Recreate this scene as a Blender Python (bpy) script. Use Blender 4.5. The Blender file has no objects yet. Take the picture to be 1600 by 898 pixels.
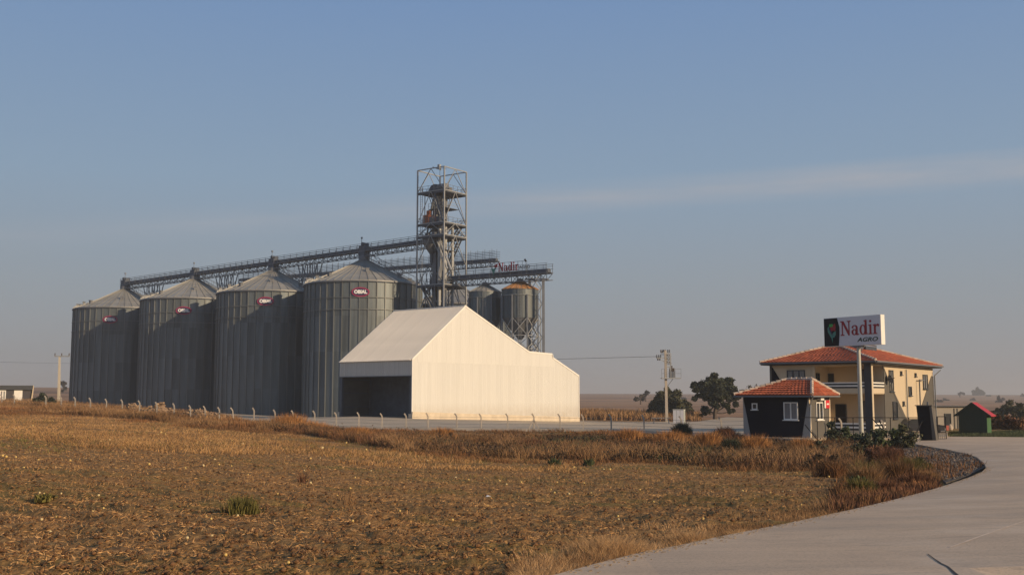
import bpy, bmesh, math, random
import numpy as np
from mathutils import Vector, Matrix
from mathutils.geometry import delaunay_2d_cdt
R = math.radians
random.seed(7); rng = np.random.default_rng(7)
sc = bpy.context.scene
col = sc.collection
# ------------------------------------------------------------------ camera
F = 1660.0; HZ = 622.0; CAMH = 3.2
PITCH = math.atan((HZ - 449.0) / F)
cam_d = bpy.data.cameras.new('camera'); cam = bpy.data.objects.new('camera', cam_d); col.objects.link(cam)
cam_d.sensor_width = 36.0; cam_d.lens = 36.0 * F / 1600.0
cam_d.clip_start = 0.1; cam_d.clip_end = 30000
cam.location = (0, 0, CAMH); cam.rotation_euler = (math.pi / 2 + PITCH, 0, 0)
sc.camera = cam
sc.view_settings.view_transform = 'Standard'; sc.view_settings.look = 'None'
sc.view_settings.exposure = 0.0; sc.view_settings.gamma = 1.0
# ------------------------------------------------------------------ sun and sky
SUN_EL = R(18.0); SUN_AZ = R(54.0)          # azimuth from -y towards +x
S = Vector((math.sin(SUN_AZ) * math.cos(SUN_EL), -math.cos(SUN_AZ) * math.cos(SUN_EL), math.sin(SUN_EL)))
sun_d = bpy.data.lights.new('sun', 'SUN'); sun = bpy.data.objects.new('sun', sun_d); col.objects.link(sun)
sun_d.energy = 4.4; sun_d.angle = R(0.6); sun_d.color = (1.0, 0.74, 0.46)
sun.rotation_euler = S.to_track_quat('Z', 'Y').to_euler()
sun.location = (60, -60, 60)
W = bpy.data.worlds.new('World'); sc.world = W; W.use_nodes = True
wn = W.node_tree.nodes; wl = W.node_tree.links; wn.clear()
def N(nodes, t, **k):
    n = nodes.new(t)
    for a, b in k.items(): setattr(n, a, b)
    return n
sky = N(wn, 'ShaderNodeTexSky', sky_type='NISHITA', sun_disc=False)
sky.sun_elevation = SUN_EL; sky.sun_rotation = math.atan2(S.x, S.y)
sky.air_density = 1.2; sky.dust_density = 3.0; sky.ozone_density = 2.0; sky.altitude = 100
tc = N(wn, 'ShaderNodeTexCoord'); sep = N(wn, 'ShaderNodeSeparateXYZ')
wl.new(tc.outputs['Generated'], sep.inputs[0])
ramp = N(wn, 'ShaderNodeValToRGB')
cr = ramp.color_ramp
SKY = [(0.0, (.325, .318, .325)), (0.035, (.310, .318, .334)), (0.10, (.290, .335, .382)), (0.20, (.250, .350, .470)),
       (0.36, (.176, .288, .490)), (0.6, (.135, .22, .37)), (1.0, (.10, .17, .30))]
cr.elements[0].position = SKY[0][0]; cr.elements[0].color = (*SKY[0][1], 1)
cr.elements[1].position = SKY[-1][0]; cr.elements[1].color = (*SKY[-1][1], 1)
for p, c in SKY[1:-1]:
    e = cr.elements.new(p); e.color = (*c, 1)
wl.new(sep.outputs['Z'], ramp.inputs[0])
# thin cirrus streak: a band round a tilted great circle, broken up by stretched noise
def vdot(vec):
    n = N(wn, 'ShaderNodeVectorMath', operation='DOT_PRODUCT'); wl.new(tc.outputs['Generated'], n.inputs[0]); n.inputs[1].default_value = vec; return n.outputs['Value']
def wmath(op, a, b=None, c=None, clamp=False):
    n = N(wn, 'ShaderNodeMath', operation=op); n.use_clamp = clamp
    for i, v in enumerate((a, b, c)):
        if v is None: continue
        if isinstance(v, (int, float)): n.inputs[i].default_value = v
        else: wl.new(v, n.inputs[i])
    return n.outputs[0]
def pixdir(px, py):
    u = (px - 800) / F; v = (449 - py) / F
    return Vector((u, math.cos(PITCH) - v * math.sin(PITCH), math.sin(PITCH) + v * math.cos(PITCH))).normalized()
bn = pixdir(100, 364).cross(pixdir(1560, 264)).normalized()
if bn.z < 0: bn = -bn
bd = vdot(bn)
mp = N(wn, 'ShaderNodeMapping'); wl.new(tc.outputs['Generated'], mp.inputs[0]); mp.inputs['Scale'].default_value = (5, 5, 60)
mp.inputs['Rotation'].default_value = (0, R(4), 0)
nz = N(wn, 'ShaderNodeTexNoise'); wl.new(mp.outputs[0], nz.inputs['Vector']); nz.inputs['Scale'].default_value = 1.4; nz.inputs['Detail'].default_value = 6; nz.inputs['Roughness'].default_value = .6
up = wmath('SUBTRACT', 1.0, wmath('DIVIDE', wmath('ABSOLUTE', bd), .018), clamp=True)
low = wmath('MULTIPLY', up, wmath('MULTIPLY_ADD', nz.outputs['Fac'], 1.9, -.35, clamp=True))
rt = wmath('MULTIPLY_ADD', sep.outputs['X'], .8, .50, clamp=True)
cf = wmath('MULTIPLY', wmath('MULTIPLY', low, rt), 1.2, clamp=True)
mixc = N(wn, 'ShaderNodeMix', data_type='RGBA'); wl.new(cf, mixc.inputs[0]); wl.new(ramp.outputs[0], mixc.inputs[6]); mixc.inputs[7].default_value = (.42, .42, .45, 1)
sc10 = N(wn, 'ShaderNodeVectorMath', operation='SCALE'); wl.new(mixc.outputs[2], sc10.inputs[0]); sc10.inputs['Scale'].default_value = 10.0
mixs = N(wn, 'ShaderNodeMix', data_type='RGBA'); mixs.inputs[0].default_value = .95
wl.new(sky.outputs[0], mixs.inputs[6]); wl.new(sc10.outputs[0], mixs.inputs[7])
bg = N(wn, 'ShaderNodeBackground'); bg.inputs['Strength'].default_value = 0.1
wo = N(wn, 'ShaderNodeOutputWorld'); wl.new(mixs.outputs[2], bg.inputs[0]); wl.new(bg.outputs[0], wo.inputs[0])

# ------------------------------------------------------------------ placing helpers
def at(px, py, Y):
    u = (px - 800) / F; v = (449 - py) / F
    dy = math.cos(PITCH) - v * math.sin(PITCH); dz = math.sin(PITCH) + v * math.cos(PITCH)
    return Vector((u * Y / dy, Y, CAMH + dz * Y / dy))
def Zat(py, Y): return at(800, py, Y).z
def Xat(px, py, Y): return at(px, py, Y).x
class Face:                                   # a vertical plane through C along d: pixel -> (distance, height)
    def __init__(s, C, d): s.C = Vector(C[:2]); s.d = Vector(d[:2]).normalized()
    def t(s, px):
        k = (px - 800) / F * 1.0052
        k = (px - 800) / (F * (math.cos(PITCH) + .103 * math.sin(PITCH)))
        return (k * s.C.y - s.C.x) / (s.d.x - k * s.d.y)
    def p(s, t): return s.C + s.d * t
    def z(s, px, py): return Zat(py, s.p(s.t(px)).y)
# ------------------------------------------------------------------ materials
def mat(name, c, rough=.7, metal=0., var=.12, vs=1.0, bump=0., bs=20., c2=None, isl=0., emis=None, spec=.5, stretch=None, bdist=.02):
    m = bpy.data.materials.new(name); m.use_nodes = True
    n = m.node_tree.nodes; l = m.node_tree.links; b = n['Principled BSDF']
    b.inputs['Roughness'].default_value = rough; b.inputs['Metallic'].default_value = metal
    b.inputs['Specular IOR Level'].default_value = spec
    tcn = n.new('ShaderNodeTexCoord'); mpn = n.new('ShaderNodeMapping'); l.new(tcn.outputs['Object'], mpn.inputs[0])
    if stretch: mpn.inputs['Scale'].default_value = stretch
    noi = n.new('ShaderNodeTexNoise'); noi.inputs['Scale'].default_value = vs; noi.inputs['Detail'].default_value = 5; noi.inputs['Roughness'].default_value = .65
    l.new(mpn.outputs[0], noi.inputs['Vector'])
    mr = n.new('ShaderNodeMapRange'); mr.inputs[1].default_value = .3; mr.inputs[2].default_value = .7
    l.new(noi.outputs['Fac'], mr.inputs[0])
    mx = n.new('ShaderNodeMix'); mx.data_type = 'RGBA'
    ca = tuple(max(0, x * (1 - var)) for x in c); cb = tuple(min(1, x * (1 + var)) for x in c) if c2 is None else c2
    mx.inputs[6].default_value = (*ca, 1); mx.inputs[7].default_value = (*cb, 1); l.new(mr.outputs[0], mx.inputs[0])
    out = mx.outputs[2]
    if isl:
        g = n.new('ShaderNodeNewGeometry'); mm = n.new('ShaderNodeMapRange'); mm.inputs[3].default_value = 1 - isl; mm.inputs[4].default_value = 1 + isl
        l.new(g.outputs['Random Per Island'], mm.inputs[0])
        vm = n.new('ShaderNodeVectorMath'); vm.operation = 'SCALE'; l.new(out, vm.inputs[0]); l.new(mm.outputs[0], vm.inputs['Scale']); out = vm.outputs[0]
    l.new(out, b.inputs['Base Color'])
    if bump:
        n2 = n.new('ShaderNodeTexNoise'); n2.inputs['Scale'].default_value = bs; n2.inputs['Detail'].default_value = 4; l.new(mpn.outputs[0], n2.inputs['Vector'])
        bp = n.new('ShaderNodeBump'); bp.inputs['Strength'].default_value = bump; bp.inputs['Distance'].default_value = bdist
        l.new(n2.outputs['Fac'], bp.inputs['Height']); l.new(bp.outputs[0], b.inputs['Normal'])
    if emis: b.inputs['Emission Color'].default_value = (*emis, 1); b.inputs['Emission Strength'].default_value = 1
    return m
def objvar(m, amt):                            # small tone difference from one piece to the next
    n = m.node_tree.nodes; l = m.node_tree.links; b = n['Principled BSDF']; src = b.inputs['Base Color'].links[0].from_socket
    oi = n.new('ShaderNodeObjectInfo'); mm = n.new('ShaderNodeMapRange'); mm.inputs[3].default_value = 1 - amt; mm.inputs[4].default_value = 1 + amt
    l.new(oi.outputs['Random'], mm.inputs[0]); vm = n.new('ShaderNodeVectorMath'); vm.operation = 'SCALE'
    l.new(src, vm.inputs[0]); l.new(mm.outputs[0], vm.inputs['Scale']); l.new(vm.outputs[0], b.inputs['Base Color']); return m
M = {}
M['galv'] = objvar(mat('galvanised_sheet', (.130, .152, .160), .5, .3, .28, .8, stretch=(1, 1, .08)), .22)
M['galv_rib'] = objvar(mat('galvanised_rib', (.175, .188, .185), .5, .25, .1, 2), .2)
M['galv_roof'] = objvar(mat('galvanised_roof', (.30, .295, .27), .55, .2, .15, .5), .12)
M['steel'] = mat('grey_steel', (.17, .18, .195), .55, .3, .15, 1)
M['steel_light'] = mat('light_steel', (.33, .34, .34), .55, .2, .12, 1)
M['steel_dark'] = mat('dark_steel', (.085, .10, .125), .6, .2, .2, 1)
M['white_sheet'] = objvar(mat('white_sheet', (.655, .652, .615), .55, 0, .03, .5, bump=.05, bs=.6, stretch=(1.5, 1, .15)), .02)
def splash(m, zc, colr, z0=0., z1=1.6, s=1.4):
    n = m.node_tree.nodes; l = m.node_tree.links; b = n['Principled BSDF']; src = b.inputs['Base Color'].links[0].from_socket
    t = n.new('ShaderNodeTexCoord'); sp = n.new('ShaderNodeSeparateXYZ'); l.new(t.outputs['Object'], sp.inputs[0])
    mr = n.new('ShaderNodeMapRange'); mr.inputs[1].default_value = z1; mr.inputs[2].default_value = z0; l.new(sp.outputs['Z'], mr.inputs[0])
    no = n.new('ShaderNodeTexNoise'); no.inputs['Scale'].default_value = s; no.inputs['Detail'].default_value = 6; l.new(t.outputs['Object'], no.inputs['Vector'])
    mu = n.new('ShaderNodeMath'); mu.operation = 'MULTIPLY'; l.new(mr.outputs[0], mu.inputs[0]); l.new(no.outputs['Fac'], mu.inputs[1])
    mx = n.new('ShaderNodeMix'); mx.data_type = 'RGBA'; l.new(mu.outputs[0], mx.inputs[0]); l.new(src, mx.inputs[6]); mx.inputs[7].default_value = (*colr, 1); l.new(mx.outputs[2], b.inputs['Base Color']); return m
splash(M['white_sheet'], 0, (.40, .33, .24), .0, 2.6, 1.1)
M['roof_sheet'] = objvar(mat('barn_roof_sheet', (.74, .70, .63), .5, .0, .06, .4), .03)
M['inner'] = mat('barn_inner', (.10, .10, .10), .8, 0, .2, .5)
M['concrete'] = mat('concrete', (.46, .42, .36), .9, 0, .12, .6, bump=.2, bs=6)
M['plinth'] = mat('plinth', (.60, .52, .40), .9, 0, .14, .8, bump=.3, bs=5)
M['post'] = mat('post_concrete', (.38, .335, .28), .9, 0, .15, 3)
M['orange'] = mat('rust_orange_paint', (.42, .13, .045), .7, 0, .3, 2)
M['white_paint'] = mat('white_paint', (.78, .76, .70), .5, 0, .05, 2)
M['glass'] = mat('window_glass', (.035, .04, .045), .08, 0, .2, .5)
M['glass_curtain'] = mat('curtained_glass', (.20, .20, .20), .25, 0, .35, 2, stretch=(6, 6, .5))
M['cream'] = mat('cream_render', (.57, .47, .33), .9, 0, .05, .5, bump=.1, bs=20)
M['greywall'] = mat('grey_render', (.105, .098, .086), .9, 0, .06, .6)
M['navy'] = mat('navy_render', (.012, .013, .02), .85, 0, .1, .7, spec=.15)
M['dark_trim'] = mat('dark_trim', (.035, .04, .048), .6, 0, .1, 1)
M['tile'] = mat('clay_tile', (.37, .092, .038), .8, 0, .25, 1.2, isl=.22)
M['mortar'] = mat('pale_ridge_tile', (.50, .40, .32), .9, 0, .25, 3, isl=.25)
M['black'] = mat('black_metal', (.010, .010, .013), .7, 0, .1, 1, spec=.2)
M['red'] = mat('red_letter', (.30, .005, .014), .5, 0, .05, 1)
M['green_letter'] = mat('green_letter', (.012, .05, .032), .5, 0, .05, 1)
M['green_bright'] = mat('bright_green_print', (.03, .36, .06), .5, 0, .05, 1)
M['teal'] = mat('teal_print', (.05, .22, .17), .5, 0, .05, 1)
M['sign_grey'] = mat('sign_face', (.66, .66, .68), .45, 0, .03, 1)
M['magenta'] = mat('magenta_print', (.30, .015, .075), .5, 0, .05, 1)
M['blue_print'] = mat('navy_print', (.03, .02, .07), .5, 0, .05, 1)
M['white_print'] = mat('white_print', (.8, .8, .8), .5, 0, .02, 1)
M['shed_green'] = mat('shed_green', (.012, .03, .024), .7, 0, .1, 1)
M['shed_side'] = mat('shed_side_green', (.05, .13, .045), .7, 0, .1, 1)
M['shed_red'] = mat('shed_red_roof', (.45, .03, .035), .6, 0, .1, 2)
M['bark'] = mat('bark', (.09, .07, .055), .95, 0, .3, 3)
M['leaf_dark'] = mat('leaf_dark', (.040, .048, .024), .8, 0, .4, .35, isl=.5)
M['leaf_olive'] = mat('leaf_olive', (.075, .075, .035), .8, 0, .4, .3, isl=.5)
M['leaf_green'] = mat('leaf_green', (.060, .078, .030), .8, 0, .4, .5, isl=.5)
M['leaf_far'] = mat('leaf_far', (.055, .05, .04), .9, 0, .3, .2, isl=.3)
M['russet'] = mat('russet_leaf', (.14, .062, .03), .85, 0, .35, .8, isl=.5)
M['straw'] = mat('dry_straw', (.25, .128, .05), .9, 0, .4, .18, c2=(.41, .245, .115), isl=.45)
M['straw_pale'] = mat('pale_straw', (.50, .31, .15), .9, 0, .3, .3, isl=.4)
M['weed_mix'] = mat('mixed_weeds', (.085, .062, .030), .9, 0, .3, .12, c2=(.30, .135, .05), isl=.55)
M['grass_olive'] = mat('olive_grass', (.13, .115, .03), .9, 0, .35, .3, isl=.5)
M['gourd'] = mat('gourd_skin', (.66, .46, .15), .6, 0, .2, 8)
M['gourd_pale'] = mat('pale_gourd_skin', (.66, .52, .26), .6, 0, .15, 8)
M['field_straw'] = mat('field_straw', (.34, .185, .072), .9, 0, .3, .2, c2=(.48, .285, .12), isl=.4)
M['orange_brush'] = mat('orange_brush', (.34, .145, .042), .9, 0, .3, .4, c2=(.50, .25, .085), isl=.4)
M['bramble'] = mat('bramble', (.055, .042, .024), .9, 0, .4, .3, c2=(.13, .075, .035), isl=.5)
M['rubble'] = mat('rubble', (.30, .20, .12), .95, 0, .25, 1.2, isl=.3)
M['gravel'] = mat('gravel_verge', (.085, .070, .058), .95, 0, .35, 3, bump=1, bs=14, bdist=.08)
# ------------------------------------------------------------------ mesh builder
class MB:
    def __init__(s): s.v = []; s.f = []
    def add(s, vs, fs):
        o = len(s.v); s.v += [tuple(v) for v in vs]; s.f += [tuple(i + o for i in f) for f in fs]; return s
    def box(s, x0, x1, y0, y1, z0, z1):
        return s.add([(x0, y0, z0), (x1, y0, z0), (x1, y1, z0), (x0, y1, z0), (x0, y0, z1), (x1, y0, z1), (x1, y1, z1), (x0, y1, z1)],
                     [(0, 3, 2, 1), (4, 5, 6, 7), (0, 1, 5, 4), (1, 2, 6, 5), (2, 3, 7, 6), (3, 0, 4, 7)])
    def bar(s, a, b, w, h=None, n=4, w2=None):
        a = Vector(a); b = Vector(b); d = (b - a)
        if d.length < 1e-6: return s
        d.normalize(); upv = Vector((0, 0, 1)) if abs(d.z) < .95 else Vector((0, 1, 0))
        x = d.cross(upv).normalized(); y = x.cross(d).normalized(); h = h or w; vs = []
        for p, k in ((a, 1.), (b, (w2 / w) if w2 else 1.)):
            for i in range(n):
                an = 2 * math.pi * (i + .5) / n; q = 1 / math.cos(math.pi / n)
                vs.append(p + x * (math.cos(an) * w / 2 * q * k) + y * (math.sin(an) * h / 2 * q * k))
        fs = [tuple(range(n))[::-1], tuple(range(n, 2 * n))] + [(i, (i + 1) % n, n + (i + 1) % n, n + i) for i in range(n)]
        return s.add(vs, fs)
    def path(s, pts, w, n=6, w2=None):
        k = len(pts) - 1
        for i in range(k):
            wa = w if w2 is None else w + (w2 - w) * i / k; wb = None if w2 is None else w + (w2 - w) * (i + 1) / k
            s.bar(pts[i], pts[i + 1], wa, n=n, w2=wb)
        return s
    def lathe(s, prof, n=24, a0=0, a1=2 * math.pi, c=(0, 0, 0)):
        full = abs(a1 - a0 - 2 * math.pi) < 1e-6; m = n if full else n + 1; vs = []
        for r, z in prof:
            for i in range(m):
                a = a0 + (a1 - a0) * i / n; vs.append((c[0] + r * math.cos(a), c[1] + r * math.sin(a), c[2] + z))
        fs = []
        for j in range(len(prof) - 1):
            for i in range(n):
                k = (i + 1) % m; fs.append((j * m + i, j * m + k, (j + 1) * m + k, (j + 1) * m + i))
        return s.add(vs, fs)
    def prism(s, poly, f):                     # poly: 2d points; f(u, v, w) -> 3d, w = 0 / 1
        n = len(poly); vs = [f(u, v, 0) for u, v in poly] + [f(u, v, 1) for u, v in poly]
        return s.add(vs, [tuple(range(n)), tuple(range(n, 2 * n))[::-1]] + [(i, n + i, n + (i + 1) % n, (i + 1) % n) for i in range(n)])
    def mesh(s, name, m=None, smooth=False):
        me = bpy.data.meshes.new(name); me.from_pydata(s.v, [], s.f)
        bm = bmesh.new(); bm.from_mesh(me); bmesh.ops.recalc_face_normals(bm, faces=bm.faces); bm.to_mesh(me); bm.free()
        if m: me.materials.append(m)
        if smooth:
            me.polygons.foreach_set('use_smooth', [True] * len(me.polygons)); 
        return me
    def obj(s, name, m, parent=None, smooth=False, stuff=False):
        return link(name, s.mesh(name, m, smooth), parent, stuff)
def link(name, me, parent=None, stuff=False):
    o = bpy.data.objects.new(name, me); col.objects.link(o)
    if parent: o.parent = parent
    if stuff: o['kind'] = 'stuff'
    return o
def tag(o, label=None, cat=None, group=None, kind=None):
    if label: o['label'] = label
    if cat: o['category'] = cat
    if group: o['group'] = group
    if kind: o['kind'] = kind
    return o
def empty(name, loc, d=None, label=None, cat=None, group=None):
    o = bpy.data.objects.new(name, None); col.objects.link(o); o.location = loc; o.empty_display_size = .5
    if d is not None: o.rotation_euler = (0, 0, math.atan2(d[1], d[0]))
    return tag(o, label, cat, group)
def npmesh(name, V, tris, m, parent=None, stuff=False, k=3):
    me = bpy.data.meshes.new(name); nv = len(V); nf = len(tris)
    me.vertices.add(nv); me.vertices.foreach_set('co', np.asarray(V, dtype=np.float32).ravel())
    me.loops.add(nf * k); me.loops.foreach_set('vertex_index', np.asarray(tris, dtype=np.int32).ravel())
    me.polygons.add(nf); me.polygons.foreach_set('loop_start', np.arange(0, nf * k, k, dtype=np.int32))
    me.polygons.foreach_set('loop_total', np.full(nf, k, dtype=np.int32))
    me.update(calc_edges=True); me.validate()
    for mm in (m if isinstance(m, list) else [m]): me.materials.append(mm)
    return link(name, me, parent, stuff)
# ------------------------------------------------------------------ the lie of the land
def HH(px, py, d): return CAMH - (py - HZ) * d / F
POSTS = [(2, 616, 138), (22, 616, 136), (71, 618, 133), (95, 619, 131), (117, 620, 129), (141, 621.5, 127), (166, 623, 125), (191, 624, 123.5), (218, 625.6, 122), (245, 628, 120.5),
         (272, 630, 119), (298, 633, 117.5), (321, 634, 116.5), (343, 636, 115), (366, 636, 114), (397, 637, 112.5), (430, 640, 111), (458, 641, 110), (492, 641.5, 108.8),
         (526, 644, 107.6), (561, 644, 106.5), (597, 645.5, 105.6), (635, 645.7, 104.8), (669, 645, 104), (714, 645.6, 103.2), (752, 646, 102.6), (793, 646, 102),
         (834, 646, 101.4), (875, 646.4, 100.8), (911, 647, 100.2), (955, 647, 99.2), (1006, 648, 97.6), (1064, 650, 95), (1127, 652, 91.5), (1185, 650, 86.5), (1251, 651, 83), (1314, 653, 83.5), (1380, 656, 84)]
POSTH = 1.62
cp = []
for px in (-900, -300, 100, 450, 800):
    cp += [(px, 3, CAMH - 1.45), (px, 7, CAMH - 1.5), (px, 12, CAMH - 1.7)]
cp += [(px, d, CAMH - h) for px, d, h in [
    (0, 30, 1.85), (0, 60, 1.9), (0, 100, 1.78), (-500, 30, 1.8), (-500, 60, 1.7), (-500, 130, 1.2), (400, 30, 2.2), (400, 60, 2.6), (400, 92, 2.8), (200, 60, 2.25), (200, 100, 2.2),
    (800, 20, 2.2), (800, 40, 2.9), (800, 60, 3.4), (800, 75, 3.65), (800, 92, 3.45), (600, 60, 3.1), (600, 80, 3.3), (1000, 55, 3.3), (1000, 75, 3.6),
    (1180, 20, 2.15), (1180, 35, 2.75), (1180, 49, 3.25), (1180, 62, 3.6), (1180, 75, 3.5), (1350, 30, 2.6), (1340, 45, 3.1), (1350, 60, 3.45), (1420, 40, 2.95), (1430, 60, 3.35),
    (1500, 7, 1.5), (1500, 15, 1.85), (1540, 25, 2.25), (1560, 40, 2.62), (1540, 60, 2.97), (1450, 78, 3.2), (1480, 95, 3.3), (1600, 80, 3.2), (1700, 100, 3.35),
    (2000, 7, 1.45), (2000, 25, 2.2), (2000, 60, 2.95), (2000, 100, 3.3), (2500, 20, 2.0), (2500, 100, 3.2),
    (643, 148, 2.95), (560, 158, 2.75), (780, 160, 3.45), (904, 172, 4.1), (500, 205, 3.8), (420, 165, 3.2), (300, 200, 2.9), (190, 235, 2.3), (60, 240, 1.6), (690, 200, 3.2), (850, 220, 3.6),
    (1000, 178, 4.15), (1080, 175, 4.2), (1130, 200, 4.1), (1210, 84, 3.2), (1265, 82, 3.2), (1360, 91.6, 3.2), (1459, 113, 3.3), (1300, 120, 3.3), (1150, 120, 3.5), (1000, 120, 3.6), (850, 125, 3.4), (1480, 112, 3.3),
    (15, 175, .7), (-100, 180, .5), (100, 170, 1.1),
    (950, 350, 4.0), (950, 700, 3.0), (950, 1500, -4.2), (950, 3000, -12.0), (950, 6500, -9), (1200, 350, 4.0), (1200, 800, 2.4), (1200, 1600, -3.4), (1200, 3000, -11),
    (1550, 200, 4.0), (1550, 600, 4.2), (1550, 1500, 1.0), (1550, 3000, -9.6), (1550, 6500, -8), (1450, 300, 4.2), (1450, 2400, -8.0), (1900, 400, 4), (1900, 3000, -10), (2500, 600, 4), (2500, 3000, -10), (2500, 6500, -8),
    (100, 400, .6), (100, 900, -7.8), (100, 2500, -21), (100, 6500, -16), (-400, 400, 0), (-400, 900, -8), (-400, 2500, -22), (-400, 6500, -14), (450, 400, 2), (450, 1000, -4), (450, 2500, -16), (450, 6500, -12),
    (700, 400, 3), (700, 1000, 0), (700, 2500, -12), (-900, 100, 1.2), (-900, 1000, -6), (-900, 3000, -18)]]
for px, ty, d in POSTS: cp.append((px, d, Zat(ty, d) - POSTH))
cp = np.array(cp, float)
def tcoord(px, d): return np.stack([np.clip(px, -1000, 2600) / 170.0, 2.6 * np.log(np.clip(d, 2.5, 6500))], -1)
CC = tcoord(cp[:, 0], cp[:, 1])
def phi(r): return np.sqrt(r * r + .16)
A_ = phi(np.linalg.norm(CC[:, None] - CC[None], axis=-1)); n_ = len(cp)
P_ = np.hstack([np.ones((n_, 1)), CC])
K_ = np.block([[A_ - np.eye(n_) * .02, P_], [P_.T, np.zeros((3, 3))]])
sol = np.linalg.lstsq(K_, np.concatenate([cp[:, 2], np.zeros(3)]), rcond=None)[0]
def ground(x, y):                              # arrays or scalars
    x = np.atleast_1d(np.asarray(x, float)); y = np.atleast_1d(np.asarray(y, float))
    d = np.hypot(x, y); yy = np.maximum(y, d * .30); px = 800 + F * x / yy
    d = np.where(y > 0, np.maximum(y, d * .3), d * .5)
    q = tcoord(px, d); out = np.empty(len(x))
    for i in range(0, len(x), 20000):
        qq = q[i:i + 20000]; r = np.linalg.norm(qq[:, None] - CC[None], axis=-1)
        out[i:i + 20000] = phi(r) @ sol[:n_] + sol[n_] + qq @ sol[n_ + 1:]
    return out
def gz(x, y): return float(ground(x, y)[0])
def G(px, py, dmax=900, up=0.):                       # where the ray of a pixel meets the ground
    ds = np.geomspace(4, dmax, 900); u = (px - 800) / F; v = (449 - py) / F
    dy = math.cos(PITCH) - v * math.sin(PITCH); dz = math.sin(PITCH) + v * math.cos(PITCH)
    zr = CAMH + dz / dy * ds; xs = u / dy * ds; g = ground(xs, ds); k = np.argmax(zr < g + up)
    if k == 0: k = len(ds) - 1
    return Vector((xs[k], ds[k], g[k]))
def gd(px, d): x = Xat(px, 640, d); return Vector((x, d, gz(x, d)))
# ------------------------------------------------------------------ ground sheet
th = np.concatenate([np.radians(np.linspace(-40, 40, 640)), np.radians(np.linspace(44, 316, 70))])
rad = np.concatenate([[0.6, 1.2, 2.0, 3.0], np.geomspace(4, 60, 260), np.geomspace(61, 300, 190), np.geomspace(306, 7000, 90)])
TH, RD = np.meshgrid(th, rad); gx = (np.sin(TH) * RD).ravel(); gy = (np.cos(TH) * RD).ravel()
gzv = ground(gx, gy)
def vnoise(x, y, s, seed):
    r = np.random.default_rng(seed); g = r.random((256, 256)); X = x / s; Y = y / s
    xi = np.floor(X).astype(int); yi = np.floor(Y).astype(int); fx = X - xi; fy = Y - yi; fx = fx * fx * (3 - 2 * fx); fy = fy * fy * (3 - 2 * fy)
    a = g[xi % 256, yi % 256]; b = g[(xi + 1) % 256, yi % 256]; c = g[xi % 256, (yi + 1) % 256]; d = g[(xi + 1) % 256, (yi + 1) % 256]
    return (a * (1 - fx) + b * fx) * (1 - fy) + (c * (1 - fx) + d * fx) * fy - .5
near = np.clip((75 - np.hypot(gx, gy)) / 45, 0, 1) * np.clip((gy - 0) / 3, 0, 1)
rowd = np.array([math.cos(R(-37)), math.sin(R(-37))])     # tillage rows run slightly across the view
acr = -gx * rowd[1] + gy * rowd[0]; alo = gx * rowd[0] + gy * rowd[1]
wob = vnoise(gx, gy, 9, 3) * 1.2
rel = (np.sin((acr + wob * .5) * 2 * math.pi / 1.15) * .045 + vnoise(gx, gy, .14, 5) * .07 + vnoise(alo * .4, acr * 2, .45, 6) * .11 + vnoise(gx, gy, 1.6, 8) * .10)
tracks = np.zeros_like(gx)
TRK = (7.3, 9.1, 15.2, 17.0, 24.0, 30.5, 32.3, 44, 46, 60, 62)
for off in TRK:
    tracks -= np.exp(-((acr + wob * .4 - off) / .20) ** 2) * .12
gzv = gzv + near * (rel + tracks) - near * .04
V = np.stack([gx, gy, gzv], -1)
nc = len(th); nr = len(rad)
ii, jj = np.meshgrid(np.arange(nr - 1), np.arange(nc), indexing='ij'); ii = ii.ravel(); jj = jj.ravel(); j2 = (jj + 1) % nc
Q = np.stack([ii * nc + jj, (ii + 1) * nc + jj, (ii + 1) * nc + j2, ii * nc + j2], -1)[:, ::-1]
gm = bpy.data.materials.new('field_ground'); gm.use_nodes = True; n = gm.node_tree.nodes; l = gm.node_tree.links; b = n['Principled BSDF']
b.inputs['Roughness'].default_value = .95; b.inputs['Specular IOR Level'].default_value = .15
geo = n.new('ShaderNodeNewGeometry')
def gmap(sx, sy, rot=0):
    m_ = n.new('ShaderNodeMapping'); m_.inputs['Scale'].default_value = (sx, sy, sx); m_.inputs['Rotation'].default_value = (0, 0, rot); l.new(geo.outputs['Position'], m_.inputs[0]); return m_.outputs[0]
def gnoise(vec, s, det=5, ro=.6, lo=.35, hi=.65):
    t = n.new('ShaderNodeTexNoise'); t.inputs['Scale'].default_value = s; t.inputs['Detail'].default_value = det; t.inputs['Roughness'].default_value = ro; l.new(vec, t.inputs['Vector'])
    r_ = n.new('ShaderNodeMapRange'); r_.inputs[1].default_value = lo; r_.inputs[2].default_value = hi; l.new(t.outputs['Fac'], r_.inputs[0]); return r_.outputs[0]
def gmix(f, a, b_):
    m_ = n.new('ShaderNodeMix'); m_.data_type = 'RGBA'
    for k, v_ in ((0, f), (6, a), (7, b_)):
        if isinstance(v_, tuple): m_.inputs[k].default_value = (*v_, 1)
        elif isinstance(v_, (int, float)): m_.inputs[k].default_value = v_
        else: l.new(v_, m_.inputs[k])
    return m_.outputs[2]
pos = gmap(1, 1)
fine = gnoise(pos, 9.0, 6, .7); row = gnoise(gmap(.2, 2.2, R(37)), 1.6, 5, .65); big = gnoise(pos, .06, 4, .6)
c1 = gmix(fine, (.16, .078, .030), (.43, .225, .088)); c2_ = gmix(fine, (.25, .127, .045), (.50, .28, .105))
near_c = gmix(row, c1, c2_)
near_c = gmix(gnoise(gmap(.5, 1.6, R(10)), .55, 6, .75, .40, .60), near_c, gmix(fine, (.11, .065, .026), (.36, .22, .09)))
near_c = gmix(gnoise(gmap(.6, 1.4, R(8)), .10, 5, .7, .48, .62), near_c, gmix(fine, (.10, .082, .022), (.29, .20, .06)))
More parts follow.
